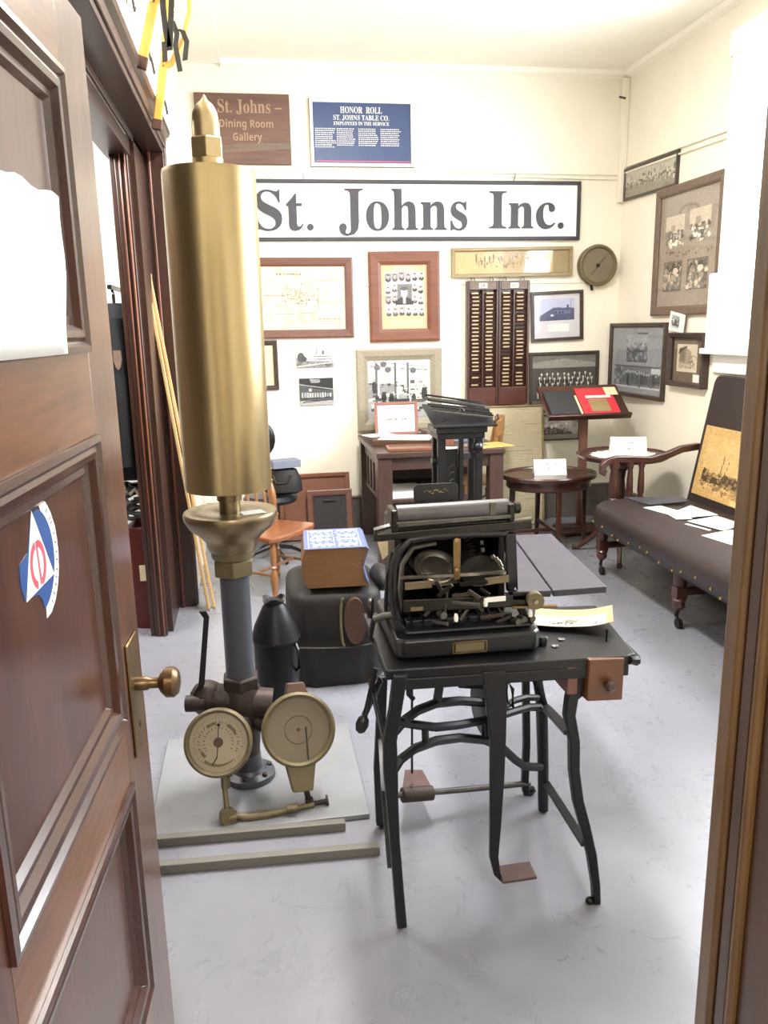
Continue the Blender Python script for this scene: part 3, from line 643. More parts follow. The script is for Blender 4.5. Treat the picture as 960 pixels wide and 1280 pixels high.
def cv_ship():
    c = Cv(70, 92, hx_s('bd9a62')); c.rect(.1, .1, .92, .88, hx_s('c3a169')); c.speck(.1, .1, .92, .88, 60, hx_s('c8a770'), .05, .04)
    d = hx_s('4a3a26'); c.poly([(.12, .2), (.14, .42), (.3, .33), (.5, .3), (.55, .38), (.8, .36), (.92, .22), (.9, .14), (.5, .22)], d)
    c.line(.46, .3, .5, .62, .014, d); c.line(.55, .32, .60, .58, .008, d); c.speck(.15, .2, .9, .38, 60, hx_s('7a6443'), .025); c.speck(.12, .1, .9, .2, 40, hx_s('a58656'), .03); c.line(.1, .2, .92, .12, .01, hx_s('8b7148'))
    c.rect(.76, .015, .97, .075, hx_s('d6bd80')); return c.grain(.05)

# --- carved wooden sign, blue honour roll board, the long name board
t = thing('wooden_sign', 'dark carved wooden sign with tan letters at upper left of back wall', 'sign', (0.035, BW-0.03, 2.695))
MB().box(-0.292, 0.360, BW-0.032, BW-0.001, 2.695, 3.155).build('board', 'signw', t, False, 0.004)
MB().prism([(0.0-0.29, BW-0.033, 2.76), (0.358, BW-0.033, 2.80), (0.358, BW-0.033, 2.84), (0.0, BW-0.033, 2.83), (-0.29, BW-0.033, 2.80)], (0, 0.002, 0)).build('wood_streak', 'framegr', t, False)
S = lambda x, z: V3((x, BW-0.0325, z))
for tx, x, z, w_, h_ in ((BOLD('St. Johns \u2013'), -0.135, 3.030, 0.44, 0.085), (SANSB('Dining Room'), -0.128, 2.936, 0.37, 0.052), (SANSB('Gallery'), -0.04, 2.85, 0.20, 0.052)):
    mb = MB(); letter(mb, tx, 0.1, S(x, z), XA, ZA, width=w_, height=h_); mb.build('lettering', 'signt', t, False)

t = thing('honor_roll_board', 'navy blue honor roll board with white lettering and pale frame', 'sign', (0.873, BW-0.02, 2.69))
MB().box(0.520, 1.228, BW-0.018, BW-0.001, 2.712, 3.118).build('board', 'signblue', t, False)
for b in ((0.500, 0.5215, 2.69, 3.135), (1.2265, 1.248, 2.69, 3.135)): MB().box(b[0], b[1], BW-0.026, BW-0.001, b[2], b[3]).build('rail', 'white', t, False, 0.003)
for b in ((2.69, 2.712), (3.113, 3.135)): MB().box(0.5215, 1.2265, BW-0.026, BW-0.001, b[0], b[1]).build('rail', 'white', t, False, 0.003)
MB().box(0.498, 1.250, BW-0.012, BW-0.001, 2.686, 2.690).box(0.496, 0.500, BW-0.012, BW-0.001, 2.686, 3.139).box(1.248, 1.252, BW-0.012, BW-0.001, 2.686, 3.139).box(0.498, 1.25, BW-0.012, BW-0.001, 3.135, 3.139).build('outer_edge', 'greymet', t, False)
MB().box(0.535, 1.222, BW-0.0192, BW-0.018, 2.722, 2.728).build('red_line', 'stickred', t, False)
S = lambda x, z: V3((x, BW-0.0185, z)); cx = 0.868
for tx, z, w_, h_ in (('HONOR  ROLL', 3.045, 0.30, 0.042), ('ST. JOHNS TABLE CO.', 3.000, 0.40, 0.032), ('EMPLOYEES IN THE SERVICE', 2.966, 0.40, 0.023)):
    mb = MB(); letter(mb, BOLD(tx), 0.05, S(cx, z), XA, ZA, width=w_, height=h_, align='c'); mb.build('lettering', 'paper', t, False)
mb = MB()
for q, x0 in enumerate((0.535, 0.69, 0.845, 1.005)):
    for r in range(10 if q == 0 else 9):
        x = x0; z = 2.938-r*0.0135; xe = x0+RNG.uniform(.11, .145)
        while x < xe:
            w_ = RNG.uniform(.006, .012); mb.prism([S(x, z), S(x+w_, z), S(x+w_, z+0.006), S(x, z+0.006)], (0, -0.0006, 0)); x += w_+RNG.uniform(.003, .006)
nm_ = mb.build('name_columns', 'paper', t, False); nm_['kind'] = 'stuff'

t = thing('long_name_sign', 'long white sign with big black serif letters framed in black', 'sign', (1.24, BW-0.03, 2.18))
SX0, SX1, SZ0, SZ1 = -0.06, 2.53, 2.180, 2.600
MB().box(SX0+0.02, SX1-0.02, BW-0.022, BW-0.002, SZ0+0.02, SZ1-0.02).build('board', 'white', t, False)
for b in ((SX0, SX1, SZ0, SZ0+0.026), (SX0, SX1, SZ1-0.026, SZ1), (SX0, SX0+0.026, SZ0+0.026, SZ1-0.026), (SX1-0.026, SX1, SZ0+0.026, SZ1-0.026)):
    MB().box(b[0], b[1], BW-0.038, BW-0.002, b[2], b[3]).build('rail', 'letter', t, False, 0.004)
mb = MB(); S = lambda x, z: V3((x, BW-0.022, z))
def letters(word, x, z, w_, h_):
    q = MB(); letter(q, BOLD(word), 0.4, S(x, z), XA, ZA, width=w_, height=h_, extr=0.006)
    par = list(range(len(q.v)))                # every letter becomes a raised piece of its own
    def root(i):
        while par[i] != i: par[i] = par[par[i]]; i = par[i]
        return i
    key = {}
    for i, v in enumerate(q.v):
        k_ = (round(v.x, 4), round(v.y, 4), round(v.z, 4))
        if k_ in key: par[root(i)] = root(key[k_])
        else: key[k_] = i
    for f_ in q.f:
        for j in f_[1:]: par[root(j)] = root(f_[0])
    isl = {}
    for f_ in q.f: isl.setdefault(root(f_[0]), []).append(f_)
    for fs_ in isl.values():
        ids = sorted({i for f_ in fs_ for i in f_}); mp_ = {a: b for b, a in enumerate(ids)}
        MB().add([q.v[i] for i in ids], [tuple(mp_[i] for i in f_) for f_ in fs_]).build('letter', 'letter', t, False)
letters('St.', 0.085, 2.255, 0.415, 0.275); letters('Johns', 0.685, 2.255, 0.96, 0.285); letters('Inc.', 1.815, 2.265, 0.585, 0.262)
for x, z in ((0.435, 2.64), (2.008, 2.655)): tag(MB().tube([(x, BW-0.002, z), (x, BW-0.02, z), (x+0.006, BW-0.025, z-0.012), (x, BW-0.012, z-0.05)], 0.0028, 6).build('picture_hook', 'greymet'), 'small wire hook above the '+('left' if x < 1 else 'right')+' half of the long white sign', 'hook')

# --- framed pictures on the back wall
onback('wide brown frame with a faded line drawing, left under the long sign', 0.02, 0.775, 1.492, 2.068, bar=0.062, depth=0.03, m='framebr', cv=cv_blueprint(), matc='cream', tilt=-0.3)
onback('wide reddish wood frame with a montage of many small portraits', 0.895, 1.435, 1.447, 2.104, bar=0.095, depth=0.035, m='framered', cv=cv_portraits(), matc='cream', tilt=0.2)
onback('long narrow dull gold frame with a faded panoramic picture under the sign', 1.526, 2.478, 1.910, 2.124, bar=0.026, depth=0.03, m='framegold', cv=cv_panorama(), matc='cream', tilt=0.6, off=0.012)
ht = onback('black framed photograph of a house in blue tones with a caption card', 2.170, 2.592, 1.420, 1.798, bar=0.024, depth=0.025, m='framedk', cv=cv_house(), pr=(.12, .40, .88, .90), matc=plain('pale_mount', 'c9c7cc', 0.6, var=0.03), tilt=2.0)
MB().box(2.30, 2.475, BW-0.0105, BW-0.009, 1.498, 1.556).build('caption_card', 'paper', ht, False)
onback('dark framed old photograph of rows of seated and standing men', 2.160, 2.735, 0.872, 1.340, bar=0.024, depth=0.025, m='framedk', cv=cv_team(), matc='ink', tilt=0.5)
onback('thin black framed photograph of a long low building, below the rows of men', 2.235, 2.590, 0.640, 0.848, bar=0.010, depth=0.018, m='framedk', cv=cv_barge(), matc='ink', tilt=0.0)
onback('small black frame with a pale mount behind the brass cylinder', -0.02, 0.196, 1.114, 1.478, bar=0.034, depth=0.025, m='framedk', cv=None, matc='cream')
def photo(label, x0, x1, z0, z1, cv, tilt=0):
    U, V = rotv(XA, ZA, tilt); O = back(x0, z0, 0.001); n = U.cross(V); w_, h_ = x1-x0, z1-z0
    t = thing('photo_print', label, 'photograph', tuple(O+U*w_/2))
    MB().hexa([O+U*u+V*v+n*d for d in (0, 0.010) for u, v in ((0, 0), (w_, 0), (w_, h_), (0, h_))]).build('backing', 'ink', t, False)
    print_mesh('print', cv, O+n*0.0105, U, V, w_, h_, t); return t
photo('small grey photograph of a factory with a tall chimney, upper of two prints', 0.335, 0.612, 1.272, 1.440, cv_factory())
photo('small dark photograph of a building with lit windows, lower of two prints', 0.348, 0.604, 0.988, 1.192, cv_factory2())
onback('ornate silver frame with an old factory interior photograph, propped on the desk', 0.785, 1.445, 0.775, 1.398, bar=0.070, depth=0.035, m='framesil', cv=cv_interior(), matc='paper', lip=(0.016, 'framesil'), pr=(.03, .03, .97, .97), off=0.005)

# --- frames on the right wall
def onright(label, y0, y1, z0, z1, tilt=0, off=0.0, yaw=0, **k):
    U, V = rotv(-YA, ZA, tilt); O = V3((XR-off, y0, z0))
    if yaw: U = Matrix.Rotation(math.radians(yaw), 3, 'Z') @ U
    return frame(label, O, U, V, y0-y1, z1-z0, **k)
onright('narrow dark framed panorama hung highest in the right corner', 6.165, 5.355, 2.455, 2.682, bar=0.020, depth=0.022, m='framedk', cv=cv_panorama2(), matc='cream', tilt=-1.0)
onright('large brown framed mount holding four old photographs by the window', 5.61, 4.755, 1.598, 2.444, bar=0.062, depth=0.03, m='framegr', cv=cv_four(), matc='cream', tilt=0.0)
onright('black framed grey mount with two photographs, one above a crowd scene', 6.165, 5.37, 1.004, 1.552, bar=0.032, depth=0.03, m='framedk', cv=cv_twophotos(), matc='bluegrey', yaw=3.4, off=0.05)
t = onright('small deep dark frame with a sketch of a house beside the window sill', 5.29, 4.83, 1.128, 1.484, bar=0.036, depth=0.055, m='framedk', cv=cv_etching(), pr=(.12, .22, .78, .86), matc=plain('brown_mount', '6e5f4e', 0.6))
MB().box(XR-0.021, XR-0.019, 4.90, 4.985, 1.155, 1.215).build('caption_card', 'paper', t, False)
U, V = rotv(-YA, ZA, -9); O = V3((XR-0.03, 5.32, 1.505))
t = thing('photo_card', 'small white bordered photograph tucked between two frames on the right wall', 'photograph', tuple(O+U*.09))
MB().hexa([O+U*u+V*v+U.cross(V)*d for d in (0, 0.003) for u, v in ((0, 0), (.20, 0), (.20, .125), (0, .125))]).build('card', 'paper', t, False)
print_mesh('print', cv_smallcar(), O+U.cross(V)*0.0034+U*.03+V*.02, U, V, .105, .085, t)
tag(MB().tube([(XR-0.05, BW-0.08, 3.17), (XR-0.10, BW-0.09, 3.175)], 0.008).build('pipe_stub', 'greymet'), 'short dark pipe stub sticking out of the wall near the ceiling corner', 'pipe')

# --- round pressure gauge on the back wall
gx, gz = 2.678, 1.990
t = thing('round_wall_gauge', 'round brown gauge hung high beside the corner of back wall', 'gauge', (gx, BW-0.03, gz-0.17))
ax = (0, -1, 0)
MB().lathe([(0.150, 0), (0.152, 0.03), (0.156, 0.055), (0.150, 0.066), (0.138, 0.068), (0.128, 0.058), (0.126, 0.050)], (gx, BW, gz), 32, ax).build('case', 'gbrass', t)
MB().cyl((gx, BW-0.040, gz), (gx, BW-0.052, gz), 0.128, 32).build('dial', 'dial2', t)
MB().cyl((gx, BW-0.052, gz), (gx, BW-0.060, gz), 0.014, 12).build('hub', 'darkmet', t)
MB().bar((gx+0.05, BW-0.0555, gz+0.06), (gx-0.05, BW-0.0555, gz-0.07), 0.004, 0.002).build('hand', 'darkmet', t)
MB().cyl((gx-0.045, BW-0.04, gz-0.145), (gx-0.035, BW-0.04, gz-0.185), 0.011, 10).build('stem', 'darkmet', t)

# --- two time-card racks with their cards
cards = None
for k, (x0, x1, word, lab) in enumerate(((1.640, 1.886, 'IN', 'left'), (1.888, 2.132, 'OUT', 'right'))):
    t = thing('time_card_rack', f'tall dark time card rack headed {word}, the {lab} of the pair', 'card rack', ((x0+x1)/2, BW-0.04, 0.945), 0, None)
    MB().box(x0, x1, BW-0.022, BW-0.002, 0.945, 1.885).build('back_board', 'mahogz', t, False)
    for a, b in ((x0, x0+0.018), (x1-0.018, x1)): MB().box(a, b, BW-0.062, BW-0.022, 0.945, 1.885).build('side', 'mahogz', t, False, 0.003)
    MB().box(x0+0.018, x1-0.018, BW-0.060, BW-0.022, 1.820, 1.885).build('header', 'framegr', t, False, 0.002)
    MB().box(x0+0.018, x1-0.018, BW-0.060, BW-0.022, 0.945, 1.082).build('lower_panel', 'dkpanel', t, False, 0.002)
    MB().box((x0+x1)/2-0.006, (x0+x1)/2+0.006, BW-0.058, BW-0.022, 1.082, 1.820).build('divider', 'mahogz', t, False, 0.002)
    lp = MB().box((x0+x1)/2-0.032, (x0+x1)/2+0.032, BW-0.062, BW-0.060, 1.832, 1.868).build('label_plate', 'paper', t, False)
    mb = MB(); letter(mb, SANSB(word), 0.03, V3(((x0+x1)/2, BW-0.0625, 1.839)), XA, ZA, height=0.022, width=0.030 if word == 'IN' else 0.046, align='c'); mb.build('lettering', 'ink', lp, False)
    for hx_ in (x0+0.05, x1-0.05): MB().tube([(hx_-0.014, BW-0.03, 1.884), (hx_-0.010, BW-0.03, 1.908), (hx_, BW-0.03, 1.915), (hx_+0.010, BW-0.03, 1.908), (hx_+0.014, BW-0.03, 1.884)], 0.004, 6).build('hanger_loop', 'steel', t)
    rows = 25
    for c_ in range(2):
        xa = x0+0.022 if c_ == 0 else (x0+x1)/2+0.010; xb = (x0+x1)/2-0.010 if c_ == 0 else x1-0.022
        for r in range(rows):
            z = 1.800-r*0.0287
            MB().bar(((xa), BW-0.050, z-0.020), (xb, BW-0.050, z-0.020), 0.003, 0.018, up=(0, -0.35, 1)).build('slot', 'mahog', t, False)
        gap = {(0, 0): (21, 23), (0, 1): (21,), (1, 0): (15, 16), (1, 1): (5, 8, 9, 18, 20)}[(k, c_)]
        side = ('left', 'right')[c_]
        for r in range(rows):
            if r in gap: continue
            z = 1.800-r*0.0287; xm = (xa+xb)/2+RNG.uniform(-.004, .004)
            if cards is None:
                o = MB().bar((xm-0.026, BW-0.040, z-0.012), (xm+0.026, BW-0.040, z-0.012), 0.0022, 0.024, up=(0, -0.25, 1)).build('time_card', 'cream', None, False); cards = o
            else:
                o = cards.copy(); COL.objects.link(o)
            o.location = (xm, BW-0.040, z-0.024); o.rotation_euler = (0, RNG.uniform(-.04, .04), 0)
            tag(o, f'small cream time card in the {side} column of the {word} rack', 'card', f'time cards, {side} column of {word} rack')

# ================================================================== FURNITURE AND FLOOR THINGS AT THE BACK
def turned(o, hgt, r, n=14, axis=(0, 0, 1)):
    p = [(.55, 0), (.6, .04), (.9, .08), (.62, .12), (.7, .15), (1.0, .30), (1.0, .42), (.7, .52), (.62, .54), (.95, .57), (.62, .60), (.8, .66), (.9, .85), (.7, .97), (.7, 1)]
    return MB().lathe([(r*a, hgt*b) for a, b in p], o, n, axis)

# --- dark oak library table with what lies on it
t = thing('library_table', 'dark oak library table with thick square legs against the back wall', 'table', (1.20, 5.65, 0))
DX0, DX1, DY0, DY1, DZ = 0.775, 1.630, 5.140, 6.090, 0.760
MB().box(DX0-0.005, DX1+0.005, DY0-0.01, DY1, DZ-0.035, DZ).build('tabletop', 'deskw', t, False, 0.004)
for x in (DX0+0.05, DX1-0.05):
    for y in (DY0+0.05, DY1-0.06): MB().box(x-0.048, x+0.048, y-0.045, y+0.045, 0, DZ-0.035).build('leg', 'deskz', t, False, 0.004)
MB().box(DX0+0.098, DX1-0.098, DY0+0.02, DY0+0.045, DZ-0.12, DZ-0.035).build('apron', 'deskw', t, False, 0.002)
for x in (DX0+0.03, DX1-0.055): MB().box(x, x+0.025, DY0+0.095, DY1-0.105, DZ-0.12, DZ-0.035).build('apron', 'deskw', t, False, 0.002)
MB().box(DX0+0.03, DX1-0.22, DY0+0.10, DY1-0.11, 0.40, 0.425).build('shelf', 'deskw', t, False, 0.003)
for i in range(5): MB().box(DX0+0.035, DX0+0.050, DY0+0.16+i*0.145, DY0+0.22+i*0.145, 0.425, DZ-0.12).build('slat', 'deskz', t, False, 0.002)
MB().box(DX0+0.05, DX1-0.05, DY1-0.10, DY1-0.085, 0.06, DZ-0.06).build('back_panel', 'deskz', t, False)
# certificate in a pinkish frame leaning against the silver frame
U = XA; V = V3((0, 0.16, 1)).normalized()
frame('pinkish wood framed certificate standing on the desk against the silver frame', (0.882, 5.93, 0.771), U, V, 0.325, 0.245, 0.022, 0.016, 'framepink', cv_cert(), matc='paper')
def slab(name, label, cat, cx, cy, z, w, d, h, rz, m, group=None, bevel=0.0015, tilt=0):
    t_ = Matrix.Translation((cx, cy, z)) @ Matrix.Rotation(math.radians(rz), 4, 'Z') @ Matrix.Rotation(math.radians(tilt), 4, 'X')
    return tag(MB().box(-w/2, w/2, -d/2, d/2, 0, h, t_).build(name, m, None, False, bevel), label, cat, group)
slab('binder', 'brown binder lying under the open white papers on the dark desk', 'binder', 1.04, 5.60, 0.7605, 0.44, 0.33, 0.035, -12, 'leather')
slab('paper_sheet', 'large white sheet lying on top of the brown binder on the desk', 'paper', 1.05, 5.58, 0.7970, 0.36, 0.27, 0.002, -20, 'paper')
slab('paper_sheet', 'white sheet sticking out to the left over the desk edge beside the binder', 'paper', 0.885, 5.76, 0.797, 0.22, 0.16, 0.0015, 20, 'paper')
def plaque(label, cx, cy, w, d, rz, z=0.7605):
    t_ = thing('flat_picture', label, 'frame', (cx, cy, z), math.radians(rz)); mt = WM[t_.name]
    for a, b, c, e in ((-w/2, w/2, -d/2, -d/2+.02), (-w/2, w/2, d/2-.02, d/2), (-w/2, -w/2+.02, -d/2+.02, d/2-.02), (w/2-.02, w/2, -d/2+.02, d/2-.02)):
        MB().box(a, b, c, e, 0, 0.018, mt).build('rail', 'framered', t_, False, 0.002)
    MB().box(-w/2+.02, w/2-.02, -d/2+.02, d/2-.02, 0, 0.010, mt).build('mount_board', 'framegr', t_, False)
plaque('flat brown picture frame lying at the front left of the dark desk', 1.02, 5.27, 0.32, 0.19, -4)
slab('paper_sheet', 'small white paper lying beside the flat frame near the desk front', 'paper', 1.255, 5.235, 0.7605, 0.14, 0.12, 0.0015, -24, 'paper')
slab('wood_block', 'reddish brown wooden block lying behind the flat frame on the desk', 'block', 1.275, 5.36, 0.7605, 0.13, 0.06, 0.045, -18, 'framered')
slab('stone_block', 'grey brown wedge lying at the middle back of the desk', 'block', 1.30, 5.85, 0.7605, 0.14, 0.12, 0.05, 10, 'framegr')
slab('envelope', 'large yellow envelope hanging over the right front of the dark desk', 'envelope', 1.55, 5.27, 0.7605, 0.30, 0.22, 0.004, 14, 'kraft')
slab('photo_print', 'pale blue print lying on the yellow envelope', 'photograph', 1.47, 5.30, 0.7655, 0.15, 0.13, 0.0015, 18, 'bluegrey')
slab('card_box', 'flat blue grey card box behind the yellow envelope on the desk', 'box', 1.49, 5.62, 0.7605, 0.26, 0.24, 0.07, -14, 'bluegrey')
slab('paper_stack', 'stack of pale papers on the shelf under the dark desk, left end', 'paper', 1.00, 5.42, 0.4255, 0.24, 0.30, 0.045, 3, 'paper')
slab('paper_stack', 'yellowed papers on the shelf under the dark desk, right of the pale stack', 'paper', 1.265, 5.42, 0.4255, 0.22, 0.28, 0.03, -10, 'cream')

# --- oak chair behind the desk, only its slatted back shows
t = thing('slat_back_chair', 'golden oak chair with a curved slatted back behind the desk corner', 'chair', (1.70, 5.72, 0), math.radians(76)); mt = WM[t.name]
L = lambda x, y, z: mt @ V3((x, y, z))
for x in (-0.17, 0.17):
    MB().tube([L(x, -0.02, 0), L(x, 0.0, 0.42), L(x, -0.02, 0.66), L(x*0.94, -0.05, 0.84)], [0.018, 0.02, 0.018, 0.015]).build('back_post', 'oak', t)
MB().strip([L(x, -0.05-0.05*(1-(x/0.19)**2), 0.84+0.025*(1-(x/0.19)**2)) for x in (-0.19, -0.12, -0.05, 0.05, 0.12, 0.19)], 0.10, 0.02, (0, 0, 1)).build('crest_rail', 'oak', t)
for i in range(5):
    x = -0.115+i*0.0575; MB().bar(L(x, -0.005-0.02*(1-(x/0.19)**2), 0.45), L(x, -0.055-0.04*(1-(x/0.19)**2), 0.80), 0.022, 0.009).build('back_slat', 'oak', t, False, 0.002)
sx_ = MB().box(-0.17, 0.17, 0.015, 0.20, 0.425, 0.45, mt); sx_.build('seat', 'oak', t, False, 0.008)
for x in (-0.15, 0.15): MB().tube([L(x*1.02, 0.19, 0), L(x, 0.18, 0.425)], [0.014, 0.018]).build('front_leg', 'oak', t)

# --- large beige board and its frame leaning on the back wall
t = frame('large tall beige paper board in a thin frame leaning on back wall', (1.640, 6.02, 0.001), XA, V3((0, 0.10, 1)).normalized(), 0.605, 0.945, 0.012, 0.02, 'framegold', cv_board(), matc='cream', glass=False)
t = frame('reddish framed panel leaning on the left back wall behind the round backed chair', (0.150, 5.93, 0.001), XA, V3((0, 0.22, 1)).normalized(), 0.535, 0.50, 0.035, 0.03, 'framered', None, matc='framered', glass=False)
t = frame('smaller dark panel in a brown frame standing before the reddish leaning panel', (0.355, 5.865, 0.001), XA, V3((0, 0.20, 1)).normalized(), 0.335, 0.385, 0.045, 0.025, 'framebr', None, matc='ink', glass=False)
MB().bar((0.47, 5.905, 0.305), (0.57, 5.905, 0.305), 0.006, 0.012).build('name_strip', 'greymet', t, False)

# --- maple side chair with turned spindles, seen past the brass cylinder
t = thing('spindle_chair', 'orange maple side chair with turned spindles and a saddle seat', 'chair', (0.08, 4.80, 0), math.radians(-130)); mt = WM[t.name]
L = lambda x, y, z: mt @ V3((x, y, z))          # local +Y is the way the sitter faces
SEATZ = 0.385
sp = [(-0.19, -0.155), (0.19, -0.155), (0.225, 0.14), (0.16, 0.172), (0, 0.18), (-0.16, 0.172), (-0.225, 0.14)]
MB().prism([L(x, y, SEATZ-0.032) for x, y in sp], (0, 0, 0.034)).build('seat', 'maple', t, False, 0.010)
for x, y in ((-0.16, -0.115), (0.16, -0.115), (0.175, 0.125), (-0.175, 0.125)):
    a = L(x*1.18, y*1.22, 0); b = L(x, y, SEATZ-0.03); q = turned((0, 0, 0), (b-a).length, 0.023, 14); R = V3((0, 0, 1)).rotation_difference(b-a).to_matrix()
    q.v = [a + R @ v for v in q.v]; q.build('leg', 'maplez', t)
MB().tube([L(-0.18, -0.13, 0.15), L(-0.18, 0.14, 0.15)], [0.009, 0.009]).build('stretcher', 'maplez', t)
MB().tube([L(0.18, -0.13, 0.15), L(0.18, 0.14, 0.15)], [0.009, 0.009]).build('stretcher', 'maplez', t)
MB().tube([L(-0.18, 0.0, 0.15), L(0.18, 0.0, 0.15)], [0.009, 0.009]).build('stretcher', 'maplez', t)
for x in (-0.185, 0.185):
    a = L(x, -0.130, SEATZ); b = L(x*1.08, -0.205, 0.815); q = turned((0, 0, 0), (b-a).length, 0.026, 14); R = V3((0, 0, 1)).rotation_difference(b-a).to_matrix()
    q.v = [a + R @ v for v in q.v]; q.ball(b, 0.02, 10, (1, 1, 0.8)); q.build('back_post', 'maplez', t)
for i in range(4):
    x = -0.111+i*0.074; MB().tube([L(x, -0.130, SEATZ), L(x*1.05, -0.165, 0.58), L(x*1.08, -0.19, 0.715)], [0.008, 0.011, 0.008]).build('spindle', 'maplez', t)
MB().strip([L(x, -0.198-0.025*(1-(x/0.2)**2), 0.755) for x in (-0.2, -0.1, 0, 0.1, 0.2)], 0.085, 0.018, (0, 0, 1)).build('crest_rail', 'maple', t)

# --- things behind that chair: leather satchel with papers on a stand, and a dark round-backed chair
t = thing('round_back_chair', 'black chair with a small round padded back rest behind the maple chair', 'chair', (0.10, 5.50, 0)); L = lambda x, y, z: V3((0.10+x, 5.50+y, z))
MB().lathe([(0.02, 0), (0.17, 0.005), (0.19, 0.03), (0.17, 0.055), (0.03, 0.065)], L(-0.02, 0, 0.40), 20).build('seat', 'black', t)
MB().ball(L(-0.055, 0.12, 0.82), 0.105, 18, (0.85, 0.22, 1.15)).build('back_rest', 'black', t)
MB().tube([L(-0.03, 0.08, 0.42), L(-0.04, 0.16, 0.55), L(-0.05, 0.135, 0.74)], 0.012).build('back_stem', 'iron', t)
MB().cyl(L(-0.02, 0, 0.06), L(-0.02, 0, 0.41), 0.022).build('column', 'iron', t)
for k in range(4):
    a = math.pi/2*k+0.4; MB().tube([L(-0.02, 0, 0.09), L(-0.02+0.14*math.cos(a), 0.14*math.sin(a), 0.055), L(-0.02+0.22*math.cos(a), 0.22*math.sin(a), 0.013)], [0.016, 0.014, 0.012]).build('foot', 'iron', t)
t = thing('satchel', 'dark grey leather satchel slumped on the black chair seat', 'bag', (0.17, 5.44, 0.466))
MB().lathe([(0.09, 0), (0.13, 0.02), (0.125, 0.10), (0.095, 0.165), (0.06, 0.18)], (0.17, 5.44, 0.467), 14, sx=1.0, sy=0.6).build('body', 'canvas', t)
MB().tube([(0.10, 5.375, 0.60), (0.12, 5.37, 0.55), (0.19, 5.365, 0.55), (0.22, 5.375, 0.60)], 0.008).build('handle', 'strap', t)
slab('paper_stack', 'grey bundle of papers resting on top of the slumped satchel', 'paper', 0.185, 5.44, 0.650, 0.19, 0.12, 0.05, 14, 'bluegrey')

# --- oval tray table with a white tent card
t = thing('oval_tray_table', 'low dark oval tray table on slim legs, nearer the beige board', 'table', (2.02, 5.32, 0))
TX, TY, TZ = 2.015, 5.33, 0.53
MB().lathe([(0.02, TZ-0.09), (0.285, TZ-0.09), (0.300, TZ-0.075), (0.300, TZ-0.022), (0.335, TZ-0.018), (0.342, TZ+0.004), (0.336, TZ+0.014), (0.322, TZ+0.010), (0.315, TZ), (0.02, TZ)], (TX, TY, 0), 40, sy=0.80).build('tray_top', 'mahog', t)
for x, y in ((-0.26, 0.0), (0.26, 0.0), (0.0, 0.205), (0.0, -0.205)): MB().bar((TX+x, TY+y, TZ-0.05), (TX+x*1.06, TY+y*1.06, 0), 0.036, 0.036, w2=0.022, h2=0.022).build('leg', 'mahogz', t, False, 0.004)
MB().bar((TX-0.26, TY, 0.13), (TX+0.26, TY, 0.13), 0.02, 0.025).build('stretcher', 'mahog', t, False, 0.003)
MB().bar((TX, TY-0.205, 0.155), (TX, TY+0.205, 0.155), 0.02, 0.025).build('stretcher', 'mahog', t, False, 0.003)
def tent(label, cx, cy, z, w, h, rz, lines):
    t_ = thing('tent_card', label, 'card', (cx, cy, z), math.radians(rz)); mt = WM[t_.name]
    P = lambda x, y, zz: mt @ V3((x, y, zz)); d = h*0.42
    mb = MB()
    for s in (-1, 1): mb.hexa([P(-w/2, s*d, 0), P(w/2, s*d, 0), P(w/2, s*d+0.0015, 0), P(-w/2, s*d+0.0015, 0), P(-w/2, 0, h), P(w/2, 0, h), P(w/2, 0.0015, h), P(-w/2, 0.0015, h)])
    mb.build('card', 'paper', t_, False)
    Ud = (P(1, 0, 0)-P(0, 0, 0)); Vd = (P(0, 0, h)-P(0, -d, 0)).normalized(); mb = MB()
    for tx, v, sz in lines: letter(mb, tx, sz, P(0, -d, 0)+Vd*v+Ud.cross(Vd)*0.001, Ud, Vd, height=sz, align='c')
    if not lines:                              # two faint handwritten lines
        for v, k_ in ((0.072, 9), (0.040, 7)):
            for i in range(k_):
                x = 0.012+(i-k_/2)*0.0095; c_ = P(x, -d, 0)+Vd*(v+0.004*math.sin(i*2.3))+Ud.cross(Vd)*0.0012
                mb.bar(c_, c_+Ud*0.005*math.cos(i*1.9)+Vd*(0.009+0.004*math.sin(i)), 0.0042, 0.0006)
    mb.build('lettering', 'ink', t_, False)
tent('white folded tent card standing on the low oval tray table', 2.02, 5.33, 0.531, 0.225, 0.105, -9, [])

# --- pie-crust table on a tripod pedestal, with doily and tent card
t = thing('pedestal_table', 'round pie crust table on a tripod pedestal behind the bench arm', 'table', (2.44, 5.08, 0))
QX, QY, QZ = 2.44, 5.08, 0.69
pc = MB(); n = 60; prof = [(0.02, QZ-0.028), (0.28, QZ-0.026), (0.305, QZ-0.012), (0.312, QZ+0.006), (0.300, QZ+0.012), (0.285, QZ), (0.02, QZ)]
pc.lathe(prof, (QX, QY, 0), n)
for i, v in enumerate(pc.v):
    a = math.atan2(v.y-QY, v.x-QX); r = math.hypot(v.x-QX, v.y-QY)
    if r > 0.27: k = 1-0.018*abs(math.cos(5*a)); v.x = QX+(v.x-QX)*k; v.y = QY+(v.y-QY)*k
pc.build('tabletop', 'mahog', t)
MB().lathe([(0.05, 0.14), (0.052, 0.20), (0.032, 0.23), (0.045, 0.33), (0.035, 0.42), (0.022, 0.52), (0.03, 0.58), (0.06, 0.60), (0.06, QZ-0.026)], (QX, QY, 0), 18).build('pedestal', 'mahogz', t)
